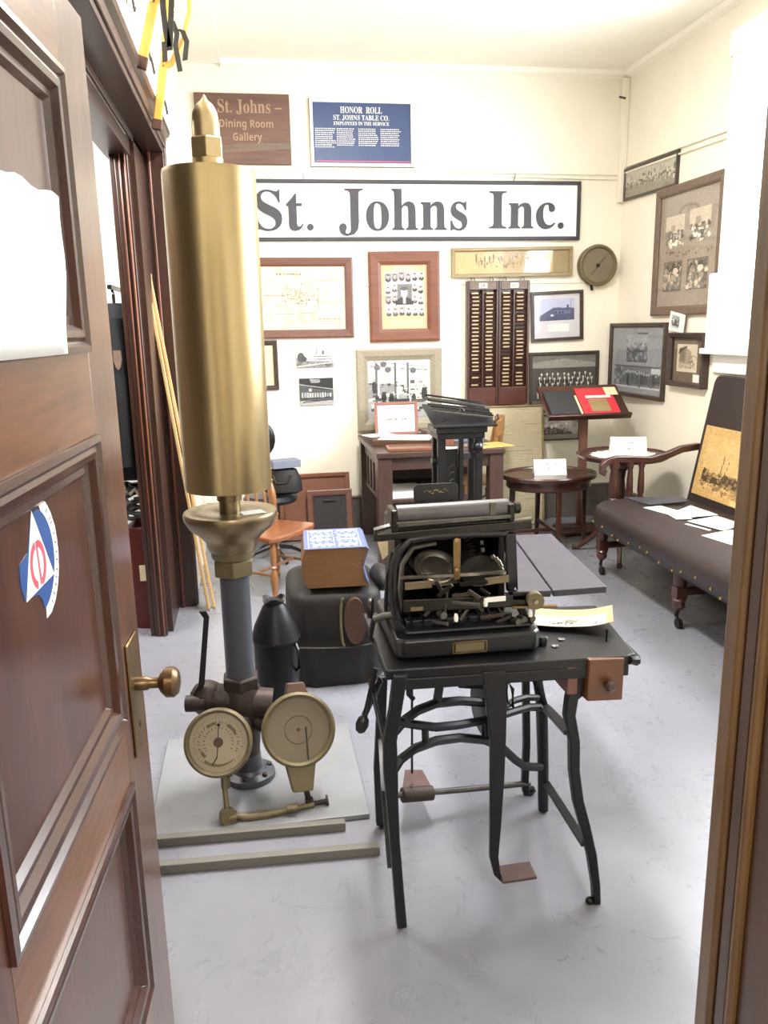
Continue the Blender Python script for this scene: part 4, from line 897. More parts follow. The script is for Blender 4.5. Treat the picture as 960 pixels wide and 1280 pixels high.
for dx, dy in ((-0.15, -0.34), (-0.26, 0.15), (0.30, 0.15)):
    MB().tube([(QX+dx*0.1, QY+dy*0.1, 0.20), (QX+dx*0.35, QY+dy*0.35, 0.19), (QX+dx*0.65, QY+dy*0.65, 0.09), (QX+dx*0.9, QY+dy*0.9, 0.022), (QX+dx*1.05, QY+dy*1.05, 0.020)], [0.026, 0.024, 0.017, 0.016, 0.020]).build('foot', 'mahogz', t)
dl = MB(); k = 72; ps = [(QX+(0.205+0.014*math.cos(18*2*math.pi*i/k))*1.05*math.cos(2*math.pi*i/k), QY-0.02+(0.205+0.014*math.cos(18*2*math.pi*i/k))*0.95*math.sin(2*math.pi*i/k), QZ+0.0008) for i in range(k)]
tag(dl.prism(ps, (0, 0, 0.0015)).build('doily', 'webbing', None, False), 'white scalloped lace doily on the round pie crust table', 'doily')
tent('white folded tent card standing on the lace doily', 2.47, 5.07, QZ+0.0035, 0.235, 0.115, -16, [('ST. JOHNS', 0.075, 0.018), ('TABLE', 0.035, 0.018)])

# --- lectern with a red booklet and a dark book
t = thing('lectern', 'slim wooden lectern with a sloping top in the far right corner', 'lectern', (2.42, 5.70, 0))
LX, LY = 2.415, 5.70; U = XA; V = V3((0, 0.80, 0.60)).normalized(); NN = U.cross(V); O = V3((2.09, 5.56, 0.905)); LW, LH = 0.625, 0.33
def slope(x0, x1, v0, v1, n0, n1): return MB().hexa([O+U*x+V*v+NN*n_ for n_ in (n0, n1) for x, v in ((x0, v0), (x1, v0), (x1, v1), (x0, v1))])
slope(0, LW, 0, LH, -0.022, 0).build('top_board', 'mahog', t, False, 0.003)
slope(-0.004, LW+0.004, -0.022, 0, -0.024, 0.022).build('ledge', 'mahog', t, False, 0.004)
MB().box(LX-0.027, LX+0.027, LY-0.03, LY+0.02, 0.03, 0.95).build('post', 'framebr', t, False, 0.005)
MB().box(LX-0.17, LX+0.17, LY-0.14, LY+0.14, 0, 0.035).build('base', 'mahog', t, False, 0.008)
tag(slope(0.02, 0.245, 0.004, 0.25, 0.001, 0.022).build('closed_book', 'ink', None, False, 0.003), 'closed dark grey book on the left half of the lectern', 'book')
b = thing('red_booklet', 'bright red booklet with a picture on its cover on the lectern', 'booklet', tuple(O+U*0.42+V*0.1))
slope(0.275, 0.555, 0.004, 0.285, 0.001, 0.010).build('cover', 'red', b, False, 0.001)
slope(0.345, 0.49, 0.03, 0.16, 0.010, 0.0108).build('cover_picture', 'framegold', b, False)
slope(0.335, 0.53, 0.175, 0.20, 0.010, 0.0108).build('title_strip', 'paper', b, False)
tag(slope(0.500, 0.595, 0.20, 0.285, 0.0115, 0.014).build('note_slip', 'cream', None, False), 'small cream slip of paper on the top corner of red booklet', 'paper')
tag(slope(0.250, 0.268, 0.004, 0.21, 0.001, 0.008).build('thin_booklet', 'cream', None, False), 'pale edge of a thin booklet between the two books on the lectern', 'booklet')

# --- leather hall bench along the right wall
t = thing('hall_bench', 'long brown leather hall bench with curved arm and nailed seat edge', 'bench', (2.45, 3.7, 0))
BY0, BY1 = 2.66, 4.66
mb = MB(); sec = [(2.075, 0.300), (2.050, 0.335), (2.048, 0.40), (2.066, 0.45), (2.11, 0.478), (2.25, 0.488), (2.50, 0.478), (2.705, 0.462), (2.705, 0.300)]
ys = [BY0, BY0+0.02, BY0+0.06, (BY0+BY1)/2, BY1-0.06, BY1-0.02, BY1]; sh = [0.90, 0.965, 1, 1, 1, 0.965, 0.90]; vs = []
for y, k in zip(ys, sh): vs += [V3((2.38+(x-2.38)*(0.6+0.4*k), y, 0.39+(z-0.39)*k)) for x, z in sec]
n = len(sec); fs = [(i*n+j, i*n+(j+1) % n, (i+1)*n+(j+1) % n, (i+1)*n+j) for i in range(len(ys)-1) for j in range(n)]+[tuple(range(n)), tuple((len(ys)-1)*n+j for j in range(n))[::-1]]
mb.add(vs, fs).build('seat', 'seat', t, True, ang=60)
mb = MB()
for i in range(17): mb.ball((2.049, BY0+0.06+i*0.118+0.02*math.sin(i*2.1), 0.340+0.016*math.sin(i*1.3)), 0.0085, 6)
nl = mb.build('upholstery_nails', 'nail', t); nl['kind'] = 'stuff'
A = V3((2.685, 0, 0.44)); Bk = V3((2.830, 0, 1.235)); bd = (Bk-A).normalized(); bn = V3((-bd.z, 0, bd.x))
mb = MB(); pol = [(BY0+0.02, 0), (BY1+0.01, 0), (BY1+0.01, 0.76), (BY1-0.005, 0.795), (BY1-0.04, 0.808), (BY0+0.06, 0.808), (BY0+0.02, 0.77)]
mb.prism([A+YA*y+bd*v for y, v in pol], -bn*0.030).build('back', 'seat', t, False, 0.012)
for yy in (4.70, 2.62):
    pts = [(2.150, 0.640), (2.128, 0.650), (2.125, 0.685), (2.155, 0.712), (2.22, 0.727), (2.32, 0.722), (2.44, 0.712), (2.55, 0.735), (2.65, 0.772), (2.77, 0.785)]
    MB().strip([(x, yy, z) for x, z in pts], [0.030, 0.034, 0.040, 0.045, 0.048, 0.048, 0.046, 0.045, 0.045, 0.045], 0.042, (0, 1, 0)).build('arm', 'mahog', t, True, 0.006)
    for x, r in ((2.205, 0.034), (2.31, 0.022), (2.385, 0.022)):
        MB().lathe([(r*.8, 0.30), (r, 0.34), (r, 0.46), (r*.65, 0.48), (r*1.0, 0.52), (r*.9, 0.60), (r*.7, 0.66), (r*.95, 0.68), (r*.8, 0.715)], (x, yy-0.008, 0), 14).build('arm_post', 'mahogz', t)
def caster_leg(x, y):
    lg = MB().lathe([(0.020, 0.10), (0.034, 0.12), (0.030, 0.14), (0.038, 0.155), (0.026, 0.17)], (x, y, 0), 14).bar((x, y, 0.165), (x, y, 0.225), 0.058, 0.058).lathe([(0.026, 0.22), (0.036, 0.24), (0.034, 0.34), (0.030, 0.36)], (x, y, 0), 14).build('leg', 'mahogz', t)
    c = MB().cyl((x-0.010, y-0.01, 0.026), (x+0.012, y-0.01, 0.026), 0.026, 16).build('caster_wheel', 'darkmet', lg)
    MB().tube([(x, y, 0.105), (x, y+0.015, 0.06), (x, y-0.008, 0.028)], 0.010).build('caster_fork', 'darkmet', lg)
for y in (4.64, 3.69, 2.72):
    for x in (2.12, 2.66): caster_leg(x, y)
    MB().bar((2.14, y, 0.195), (2.64, y, 0.195), 0.028, 0.040).build('cross_stretcher', 'mahog', t, False, 0.004)
MB().bar((2.40, 2.74, 0.195), (2.40, 4.62, 0.195), 0.035, 0.035).build('long_stretcher', 'mahogz', t, False, 0.004)
# print standing on the seat against the bench back
U_ = -YA; V_ = bd; Op = A+YA*4.62+bd*0.066-bn*(-0.004)
pr = thing('mounted_print', 'tan mounted print of a wreck scene leaning on the bench back', 'picture', tuple(Op+U_*0.27))
Nn = U_.cross(V_)
MB().hexa([Op+U_*u+V_*v+Nn*d for d in (0, 0.003) for u, v in ((0, 0), (0.54, 0), (0.54, 0.43), (0, 0.43))]).build('mount', 'tan', pr, False)
print_mesh('print', cv_ship(), Op+Nn*0.0034, U_, V_, 0.54, 0.43, pr)
def sheet(label, pts, z, m='paper', th=0.0012, name='paper_sheet', cat='paper'): return tag(MB().prism([(x, y, z) for x, y in pts], (0, 0, th)).build(name, m, None, False), label, cat)
sheet('dark grey flat folder lying at the far end of the bench seat', [(2.247, 4.64), (2.60, 4.55), (2.56, 4.43), (2.30, 4.40)], 0.489, 'slate', 0.006, 'folder', 'folder')
sheet('smallest white card of those on the bench, with a faint stamp, farthest', [(2.24, 4.36), (2.36, 4.38), (2.40, 4.20), (2.29, 4.16)], 0.4885)
sheet('white sheet lying open on the bench near the leaning print', [(2.34, 4.20), (2.53, 4.34), (2.55, 4.08), (2.37, 4.06)], 0.490)
sheet('white card overlapping the open sheet on the bench, with grey print', [(2.29, 4.19), (2.37, 4.21), (2.36, 4.02), (2.27, 4.03)], 0.4915)
sheet('plain white sheet in the middle of the bench seat', [(2.31, 3.99), (2.53, 4.06), (2.56, 3.85), (2.38, 3.75)], 0.489)
sheet('thin white slip beside the plain white sheet on the bench', [(2.262, 3.93), (2.285, 3.935), (2.33, 3.78), (2.31, 3.77)], 0.489)
sheet('nearest white sheet on the bench, half hidden by the door jamb', [(2.22, 3.69), (2.43, 3.76), (2.48, 3.50), (2.29, 3.38)], 0.489)

# ================================================================== LEFT SIDE: OPENING, PLANKS, CLOTHES, SNOWSHOES
for k, (a, b, lab) in enumerate((((-0.318, 4.50, 0.0), pt(177, 318, Y=4.44), 'pale thin wooden plank leaning in the dark opening, longer left one'), ((-0.290, 4.53, 0.0), pt(187, 346, Y=4.50), 'pale thin wooden plank leaning in the dark opening, shorter right one'))):
    a = V3(a); d = b-a; mb = MB().bar(a+V3((0, 0, 0.006)), b, 0.040, 0.016, up=(1, 0, 0.1))
    mb.cyl(b-V3((0.004, 0.0, 0)), b+V3((0.010, 0, 0)), 0.019, 12); tag(mb.build('plank', 'plank', None, False, 0.003), lab, 'plank')
# coat on a hook
t = thing('navy_coat', 'long dark navy coat with a crest patch hanging in the side room', 'coat', (-0.64, 4.28, 0.85))
mb = MB(); pr_ = [(0.05, 1.70), (0.10, 1.66), (0.125, 1.50), (0.120, 1.30), (0.125, 1.10), (0.130, 0.86), (0.10, 0.82)]
mb.lathe(pr_, (-0.66, 4.32, 0), 28, sx=0.95, sy=1.1)
for v in mb.v:
    a = math.atan2(v.y-4.32, v.x+0.66); k = 1+0.08*math.sin(7*a+v.z*3); v.x = -0.66+(v.x+0.66)*k; v.y = 4.32+(v.y-4.32)*k
mb.build('body', 'navy', t, True, ang=80)
MB().tube([(-0.655, 4.22, 1.62), (-0.650, 4.19, 1.45), (-0.648, 4.185, 1.20), (-0.65, 4.19, 0.90)], [0.045, 0.050, 0.046, 0.042], 16).build('sleeve', 'navy', t)
cpt = pt(147, 450, Y=4.137); MB().prism([(cpt.x+x*0.8, 4.133, cpt.z+z) for x, z in ((-0.022, 0.045), (0.022, 0.045), (0.024, 0.0), (0.014, -0.035), (0, -0.050), (-0.014, -0.035), (-0.024, 0))], (0, 0.016, 0)).build('crest_patch', 'framegr', t, False)
MB().tube([(-0.66, 4.32, 1.69), (-0.66, 4.32, 1.72), (-0.66, 4.32, 1.745)], 0.008).build('collar_loop', 'strap', t)
tag(MB().bar((-0.66, 4.77, 1.775), (-0.66, 4.22, 1.775), 0.02, 0.02).tube([(-0.66, 4.30, 1.775), (-0.66, 4.30, 1.757), (-0.66, 4.335, 1.752)], 0.006).build('coat_hook', 'darkmet'), 'dark metal bracket hook holding the navy coat', 'hook')
t = thing('red_canister', 'dark red upright metal canister with a tan paper tag on the floor', 'canister', (-0.62, 4.36, 0))
MB().lathe([(0.10, 0), (0.10, 0.50), (0.088, 0.55), (0.05, 0.58), (0.03, 0.60)], (-0.62, 4.36, 0), 22).build('body', 'dkred', t)
MB().prism([(-0.60+x, 4.252+abs(x)*0.1, 0.30+z) for x, z in ((-0.045, 0.055), (0.045, 0.055), (0.045, -0.03), (-0.045, -0.03))], (0, 0.006, 0)).build('tag', 'cream', t, False)
MB().tube([(-0.62, 4.36, 0.59), (-0.58, 4.27, 0.58), (-0.545, 4.25, 0.40), (-0.545, 4.25, 0.15)], 0.010).build('hose', 'strap', t)
t = thing('strap_bundle', 'heap of grey straps and cloth lying on top of the red canister', 'straps', (-0.62, 4.34, 0.6))
mb = MB()
for k in range(7):
    a = k*1.1; mb.tube([(-0.62+0.085*math.cos(a+q*0.7)*(1-.04*k), 4.34+0.07*math.sin(a+q*0.7), 0.612+0.027*k+0.012*math.sin(q*2+k)) for q in range(8)], 0.016, 8, flat=0.7)
mb.build('coils', 'greymet', t)
MB().tube([(-0.66, 4.27, 0.74), (-0.63, 4.255, 0.77), (-0.60, 4.26, 0.72), (-0.58, 4.26, 0.64)], 0.011).build('strap', 'webbing', t)

# crumpled pale cloth along the top of the dark casing
mb = MB(); NI, NJ = 60, 10; vs = []
for i in range(NI+1):
    y = 2.45+2.55*i/NI
    for j in range(NJ+1):
        v = j/NJ; h_ = 0.20+0.05*math.sin(y*9)+0.03*math.sin(y*23+1)
        x = XL+0.012+0.026*(1-v)*(0.6+0.4*math.sin(y*13+v*4))+0.010*math.sin(y*31+v*9)*math.sin(v*3.1)
        vs.append((max(x, XL+0.006), y+0.03*math.sin(v*7+y*4), 2.584+h_*v+(0.012*math.sin(y*40) if j == NJ else 0)))
fs = [(i*(NJ+1)+j, (i+1)*(NJ+1)+j, (i+1)*(NJ+1)+j+1, i*(NJ+1)+j+1) for i in range(NI) for j in range(NJ)]
mb.add(vs, fs); o = mb.build('crumpled_cloth', 'webbing'); o.modifiers.new('thick', 'SOLIDIFY').thickness = 0.003
tag(o, 'crumpled pale cloth bunched along the top of the dark opening', 'cloth')
for k, (y0, y1, z) in enumerate(((3.05, 3.30, 2.70), (3.62, 3.88, 2.66), (4.15, 4.42, 2.63))):
    tag(MB().strip([(XL+0.062, y0+(y1-y0)*q/6, z-0.03*q/6+0.010*math.sin(q*2.2)) for q in range(7)], 0.018, 0.003, (0.3, 0, 1)).build('black_ribbon', 'strap'), 'black torn ribbon edge on the pale cloth, '+('nearest', 'middle', 'farthest')[k]+' of three', 'ribbon')
tag(MB().tube([(XL+0.010, 3.28, 3.3), (XL+0.012, 3.27, 3.05), (XL+0.010, 3.30, 2.86), (XL+0.016, 3.33, 2.80)], 0.005).build('black_cable', 'strap'), 'thin black cable hanging down the wall above the dark opening', 'cable')

# snowshoes hanging tail down
def snowshoe(label, Y, tail, tl, left, right, strap_):
    P = lambda p, dy=0: pt(p[0], p[1], Y=Y)+V3((0, dy, 0))
    b = P(tail); t_ = thing('snowshoe', label, 'snowshoe', tuple(b), 0, 'snowshoes hanging above the opening')
    MB().bar(P(tail), P(tl), 0.036, 0.022, up=(0, 1, 0)).build('tail', 'yellow', t_, False, 0.004)
    MB().bar(P(tail)+(P(tail)-P(tl)).normalized()*0.035, P(tail)+(P(tl)-P(tail)).normalized()*0.01, 0.044, 0.026, up=(0, 1, 0)).build('tail_tip', 'leather', t_, False, 0.004)
    lp = [P(q) for q in left]; rp = [P(q) for q in right]
    MB().tube([P(tl)]+lp+rp[::-1]+[P(tl)], 0.013, 8, up=(0, 1, 0)).build('rim', 'yellow', t_)
    mb = MB(); k = 9
    def ev(path, s):
        s = s*(len(path)-1); i = min(int(s), len(path)-2); return path[i].lerp(path[i+1], s-i)
    L_ = [P(tl)]+lp; R_ = [P(tl)]+rp
    for i in range(1, k+1):
        a = ev(L_, i/k); c = ev(R_, min(1, (i+0.4)/k)); d = ev(R_, max(0, (i-0.7)/k))
        mb.tube([a, c], 0.004, 5, up=(0, 1, 0)).tube([a, d], 0.004, 5, up=(0, 1, 0))
    lc = mb.build('lacing', 'webbing', t_); lc['kind'] = 'stuff'
    for q in strap_: MB().strip([P(p, -0.03) for p in q], 0.022, 0.006, (1, 0, 0.2)).build('binding_strap', 'strap', t_)
    return t_
snowshoe('yellow wooden snowshoe hanging tail down, nearer and higher of the two', 3.5, (178, 74), (192, 4), [(194, -20), (198, -50), (207, -90)], [(204, -5), (222, -40), (226, -90)], [[(204, -8), (205, 15), (208, 40), (212, 62)], [(216, -8), (215, 12), (214, 40), (213, 66)]])
snowshoe('yellow wooden snowshoe hanging tail down, farther with black buckled straps', 4.0, (197, 152), (204, 84), [(206, 50), (209, 10), (213, -40), (222, -90)], [(214, 80), (230, 50), (238, 14), (236, -40), (240, -90)], [[(216, 30), (222, 45), (220, 60), (226, 92)], [(222, 40), (229, 42), (234, 55), (232, 78)], [(206, 55), (207, 70), (207, 80)]])
for Y_, p in ((3.5, (216, -88)), (4.0, (230, -88))):
    a = pt(p[0], p[1], Y=Y_); tag(MB().tube([a, (a.x, Y_, ZC)], 0.003, 6).build('hanging_cord', 'strap'), 'thin cord holding the '+('nearer' if Y_ < 3.9 else 'farther')+' snowshoe up to the ceiling', 'cord')

# ceiling tube lamp (above the frame)
t = thing('ceiling_lamp', 'long white fluorescent lamp fixed to the ceiling above the machine', 'lamp', (0.75, 3.35, ZC-0.10))
MB().box(0.58, 0.92, 2.70, 4.00, ZC-0.05, ZC).build('housing', 'white', t, False, 0.006)
for x in (0.68, 0.82): MB().cyl((x, 2.75, ZC-0.075), (x, 3.95, ZC-0.075), 0.019, 12).build('tube', 'lamp', t)

# ================================================================== THE BRASS STEAM WHISTLE
WX, WY = -0.095, 2.62
struct_pl = thing('floor_platform', 'low grey painted board platform under the whistle with two front battens', 'platform', (-0.03, 2.55, 0))
MB().box(-0.40, 0.30, 2.325, 2.96, 0, 0.018).build('board', 'plinth', struct_pl, False, 0.003)
MB().hexa([V3(p) for p in ((-0.46, 2.302, 0), (0.215, 2.272, 0), (0.215, 2.300, 0), (-0.46, 2.330, 0), (-0.46, 2.302, 0.03), (0.215, 2.272, 0.03), (0.215, 2.300, 0.03), (-0.46, 2.330, 0.03))]).build('batten', 'timber', struct_pl, False, 0.003)
MB().hexa([V3(p) for p in ((-0.46, 2.170, 0), (0.304, 2.132, 0), (0.304, 2.160, 0), (-0.46, 2.198, 0), (-0.46, 2.170, 0.03), (0.304, 2.132, 0.03), (0.304, 2.160, 0.03), (-0.46, 2.198, 0.03))]).build('batten', 'timber', struct_pl, False, 0.003)
t = thing('steam_whistle', 'tall brass steam whistle on a grey pipe with two round gauges', 'whistle', (WX, WY, 0.018))
o = (WX, WY, 0)
bell = MB().lathe([(0.128, 1.069), (0.1375, 1.062), (0.1385, 1.075), (0.1385, 2.008), (0.136, 2.022), (0.05, 2.026)], o, 64).build('bell_cylinder', 'brass', t)
MB().lathe([(0.044, 2.026), (0.046, 2.055)], o, 28).build('collar', 'brasslt', t)
MB().lathe([(0.049, 2.055), (0.0505, 2.058), (0.0505, 2.110), (0.045, 2.115)], o, 6).build('hex_nut', 'brasslt', t, False, 0.003)
MB().lathe([(0.041, 2.112), (0.0405, 2.150), (0.036, 2.182), (0.025, 2.203), (0.010, 2.216), (0.004, 2.226), (0.001, 2.232)], o, 28).build('finial', 'brasslt', t)
MB().lathe([(0.034, 0.98), (0.034, 1.02), (0.040, 1.022), (0.040, 1.064), (0.030, 1.068), (0.026, 1.072)], o, 28).build('stem', 'bronze', t)
MB().lathe([(0.075, 0.855), (0.082, 0.87), (0.084, 0.885), (0.100, 0.905), (0.135, 0.935), (0.150, 0.962), (0.1525, 0.978), (0.149, 0.986), (0.140, 0.986), (0.128, 0.984), (0.115, 0.986), (0.060, 0.986), (0.044, 0.982), (0.036, 0.980)], o, 56).build('bowl', 'bronze', t)
MB().lathe([(0.066, 0.828), (0.070, 0.835), (0.071, 0.855), (0.075, 0.858)], o, 40).build('bowl_neck', 'gbrass', t)
MB().lathe([(0.066, 0.770), (0.070, 0.774), (0.070, 0.822), (0.064, 0.828)], o, 6).build('coupling_nut', 'gbrass', t, False, 0.003)
MB().lathe([(0.0485, 0.40), (0.0485, 0.775)], o, 32).build('pipe', 'pipe', t)
tg = MB().hexa([V3((WX+x, WY+y, z)) for z in (0.9865, 0.9875) for x, y in ((0.045, -0.085), (0.115, -0.06), (0.098, -0.01), (0.030, -0.035))]).build('paper_tag', 'paper', t, False)
# tee fitting, flange, lever
MB().lathe([(0.062, 0.36), (0.066, 0.37), (0.066, 0.405), (0.060, 0.412)], o, 6).build('hex_collar', 'rust', t, False, 0.003)
fit = MB().lathe([(0.050, 0.12), (0.058, 0.20), (0.075, 0.27), (0.075, 0.33), (0.060, 0.37)], o, 28)
fit.cyl((WX-0.125, WY, 0.335), (WX+0.10, WY-0.02, 0.30), 0.055, 24).ball((WX-0.115, WY, 0.335), 0.062, 16).cyl((WX, WY, 0.29), (WX-0.02, WY-0.12, 0.21), 0.045, 20)
fit.build('tee_fitting', 'rust', t)
MB().cyl((WX+0.01, WY+0.01, 0.045), (WX, WY, 0.16), 0.048, 28).build('lower_pipe', 'pipe', t)
MB().lathe([(0.088, 0.018), (0.090, 0.022), (0.088, 0.040), (0.060, 0.048), (0.052, 0.060)], (WX+0.01, WY+0.01, 0), 32).build('flange', 'pipe', t)
for k in range(6):
    a = k*math.pi/3+0.3; MB().lathe([(0.010, 0.036), (0.010, 0.052), (0.007, 0.054)], (WX+0.01+0.072*math.cos(a), WY+0.01+0.072*math.sin(a), 0), 6).build('flange_bolt', 'rust', t, False)
MB().strip([(WX-0.165, WY-0.03, 0.335), pt(252, 855, Y=WY-0.03), pt(256, 800, Y=WY-0.03), pt(258, 772, Y=WY-0.03), pt(253, 764, Y=WY-0.03)], [0.022, 0.020, 0.018, 0.018, 0.022], 0.010, (1, 0, 0)).build('valve_lever', 'iron', t)
MB().cyl((WX-0.12, WY-0.04, 0.335), (WX-0.185, WY-0.03, 0.335), 0.028, 16).build('valve_body', 'rust', t)
def gauge(name, c, r, dep, m, md, nrm, dialkind):
    c = V3(c); nv = V3(nrm).normalized(); gg = MB().lathe([(r*0.7, -dep), (r*0.93, -dep*0.9), (r*0.94, -0.012), (r*1.0, -0.008), (r*1.0, 0.010), (r*0.93, 0.016), (r*0.86, 0.010), (r*0.85, 0.0)], c, 44, nv).build(name, m, t)
    MB().lathe([(r*0.86, -0.004), (r*0.86, 0.0005), (0.0005, 0.0008)], c, 40, nv).build('dial', md, gg)
    R = V3((1, 0, 0)); R = (R-nv*R.dot(nv)).normalized(); Uu = nv.cross(R)
    return gg, (lambda x, y, d=0.0: c+R*x*r+Uu*y*r+nv*d), nv
gn = (-0.10, -1, 0.42)
g1, Q, nv = gauge('left_gauge', pt(273, 928, Y=2.44), 0.110, 0.055, 'gbrass', 'dial', gn, 1)
mb = MB()
for k in range(40):
    a = math.radians(-50+280*k/39); l_ = 0.06 if k % 5 == 0 else 0.035
    mb.bar(Q(.74*math.cos(a), .74*math.sin(a), 0.0014), Q((.74-l_)*math.cos(a), (.74-l_)*math.sin(a), 0.0014), 0.0012, 0.0006)
for rr, k0 in ((.58, 26), (.42, 18)):
    for k in range(k0):
        a = math.radians(-30+240*k/(k0-1)+RNG.uniform(-3, 3)); mb.bar(Q((rr+.03)*math.cos(a), (rr+.03)*math.sin(a), 0.0014), Q((rr-.03)*math.cos(a+.05), (rr-.03)*math.sin(a+.05), 0.0014), 0.002, 0.0006)
mb.build('dial_marks', 'leather', g1, False)
mb = MB()
for a0, a1, rr in ((60, 20, .55), (125, 95, .55), (-130, -50, .66), (205, 225, .55)):
    pts = [Q(rr*math.cos(math.radians(a0+(a1-a0)*i/8)), rr*math.sin(math.radians(a0+(a1-a0)*i/8)), 0.0012) for i in range(9)]; mb.strip(pts, 0.010, 0.0004, nv.cross(pts[1]-pts[0]))
mb.build('dial_stains', 'gbrass', g1, False)
MB().cyl(Q(0, 0, 0.001), Q(0, 0, 0.005), 0.0155, 18).build('hub', 'leather', g1)
MB().bar(Q(0.03, 0.5, 0.004), Q(-0.05, -0.42, 0.004), 0.002, 0.001).bar(Q(-0.05, -0.42, 0.004), Q(-0.20, -0.62, 0.004), 0.004, 0.001).cyl(Q(.03, .5, 0.003), Q(.03, .5, 0.0045), 0.005, 10).build('needle', 'darkmet', g1, False)
MB().tube([pt(280, 962, Y=2.435), pt(281, 985, Y=2.42), pt(284, 1014, Y=2.37)], 0.009, 10).build('gauge_pipe', 'gbrass', t)
MB().lathe([(0.017, -0.02), (0.017, 0.02)], pt(282, 977, Y=2.44), 6).build('gauge_nut', 'gbrass', t, False, 0.002)
g2, Q, nv = gauge('right_gauge', pt(373, 912, Y=2.46), 0.122, 0.070, 'gbrass', 'dial2', (0.10, -1, 0.42), 2)
mb = MB(); cir = [Q(.37*math.cos(2*math.pi*i/36), .37*math.sin(2*math.pi*i/36), 0.0014) for i in range(36)]; mb.tube(cir, 0.0009, 4, True)
mb.build('dial_ring', 'leather', g2)
MB().cyl(Q(0, 0, 0.001), Q(0, 0, 0.004), 0.006, 12).build('hub', 'leather', g2)
MB().bar(Q(0.20, 0.06, 0.004), Q(0.22, -0.80, 0.004), 0.004, 0.002).build('needle', 'darkmet', g2, False)
MB().hexa([Q(-0.40, -0.85, -0.055), Q(0.42, -0.85, -0.055), Q(0.42, -0.85, 0.008), Q(-0.40, -0.85, 0.008), Q(-0.24, -1.62, -0.035), Q(0.30, -1.62, -0.035), Q(0.30, -1.62, 0.004), Q(-0.24, -1.62, 0.004)]).build('gauge_foot', 'gbrass', g2, False, 0.004)
MB().hexa([Q(-0.30, 0.90, -0.055), Q(0.34, 0.90, -0.055), Q(0.34, 0.90, 0.0), Q(-0.30, 0.90, 0.0), Q(-0.22, 1.25, -0.055), Q(0.24, 1.25, -0.055), Q(0.24, 1.25, -0.01), Q(-0.22, 1.25, -0.01)]).build('gauge_neck', 'leather', g2, False, 0.004)
MB().cyl((WX, WY-0.02, 0.27), V3(pt(350, 915, Y=2.54)), 0.026, 14).build('gauge_arm', 'rust', t)
# small brass pipe with valves below the gauges
YV = 2.37
va = MB().lathe([(0.026, -0.018), (0.028, 0), (0.026, 0.018)], pt(285, 1020, Y=YV), 14, (0.2, -1, 0.2)).cyl(pt(278, 1022, Y=YV), pt(296, 1021, Y=YV), 0.020, 10).build('brass_valve', 'gbrass', t)
MB().tube([pt(293, 1020, Y=YV), pt(312, 1022, Y=YV), pt(345, 1016, Y=YV), pt(380, 1008, Y=YV+0.02), pt(392, 1006, Y=YV+0.03)], [0.010, 0.016, 0.010, 0.008, 0.009], 10).build('feed_pipe', 'gbrass', t)
for p in ((310, 1023), (330, 1019), (366, 1010)): MB().cyl(pt(p[0]-7, p[1]+1, Y=YV), pt(p[0]+6, p[1]-1, Y=YV), 0.014, 8).build('pipe_nut', 'gbrass', t)
MB().cyl(pt(386, 998, Y=YV+0.04), pt(389, 1010, Y=YV+0.04), 0.014, 10).tube([pt(384, 1006, Y=YV+0.04), pt(400, 1003, Y=YV+0.04), pt(408, 1001, Y=YV+0.04)], 0.008, 8).lathe([(0.018, -0.004), (0.018, 0.004)], pt(409, 1000, Y=YV+0.04), 12, (1, 0, 0.1)).cyl(pt(383, 988, Y=YV+0.05), pt(387, 1004, Y=YV+0.05), 0.010, 8).build('drain_cock', 'rust', t)

# --- black conical can behind the pipe
t = thing('black_can', 'black enamelled can with a cone shaped lid behind the grey pipe', 'can', (0.037, 3.12, 0))
CX, CY = 0.037, 3.12
MB().lathe([(0.085, 0), (0.090, 0.01), (0.092, 0.33), (0.098, 0.335), (0.100, 0.345)], (CX, CY, 0), 36).build('body', 'canblack', t)
MB().lathe([(0.100, 0.345), (0.097, 0.352), (0.082, 0.40), (0.050, 0.47), (0.040, 0.485), (0.036, 0.49)], (CX, CY, 0), 36).build('cone', 'canblack', t)
nk = MB().lathe([(0.034, 0.482), (0.042, 0.495), (0.046, 0.505), (0.038, 0.508), (0.030, 0.500)], (CX, CY, 0), 24)
for v in nk.v:
    if v.z > 0.5: v.z += 0.010*math.sin(3*math.atan2(v.y-CY, v.x-CX))
nk.build('spout_rim', 'canblack', t)
MB().tube([(CX+0.075, CY-0.045, 0.33), (CX+0.085, CY-0.075, 0.31), (CX+0.086, CY-0.075, 0.23), (CX+0.078, CY-0.05, 0.21)], 0.007).build('handle', 'black', t)

# --- draped black leather bag on a pedestal stool, thick blue book on top
t = thing('leather_bag', 'dusty black leather bag standing on the floor between can and machine', 'bag', (0.31, 3.58, 0))
mb = MB(); NI, NJ = 80, 24; vs = []
x0, x1, y0, y1, zt_, zb = 0.105, 0.520, 3.34, 3.84, 0.455, 0.0
for j in range(NJ+1):
    v = j/NJ
    for i in range(NI):
        a = 2*math.pi*i/NI; ca, sa = math.cos(a), math.sin(a); q = 0.42
        ex = math.copysign(abs(ca)**q, ca); ey = math.copysign(abs(sa)**q, sa)
        prof = min(1, (v/0.22)**0.5) if v < 0.22 else 1.0+0.04*math.sin((v-0.2)*4)
        fold = 1+0.020*math.sin(9*a+4*v)*max(0, v-0.2)+0.014*math.sin(17*a-6*v)*max(0, v-0.2)-0.03*math.exp(-((v-0.58)/0.03)**2)
        x = (x0+x1)/2+(x1-x0)/2*ex*prof*fold; y = (y0+y1)/2+(y1-y0)/2*ey*prof*fold
        if v < 0.22: z = zt_-0.040*(v/0.22)**3
        else: z = zt_-0.040-(zt_-0.040-zb-0.004-0.004*math.sin(11*a))*((v-0.22)/0.78)
        vs.append((x, y, z))
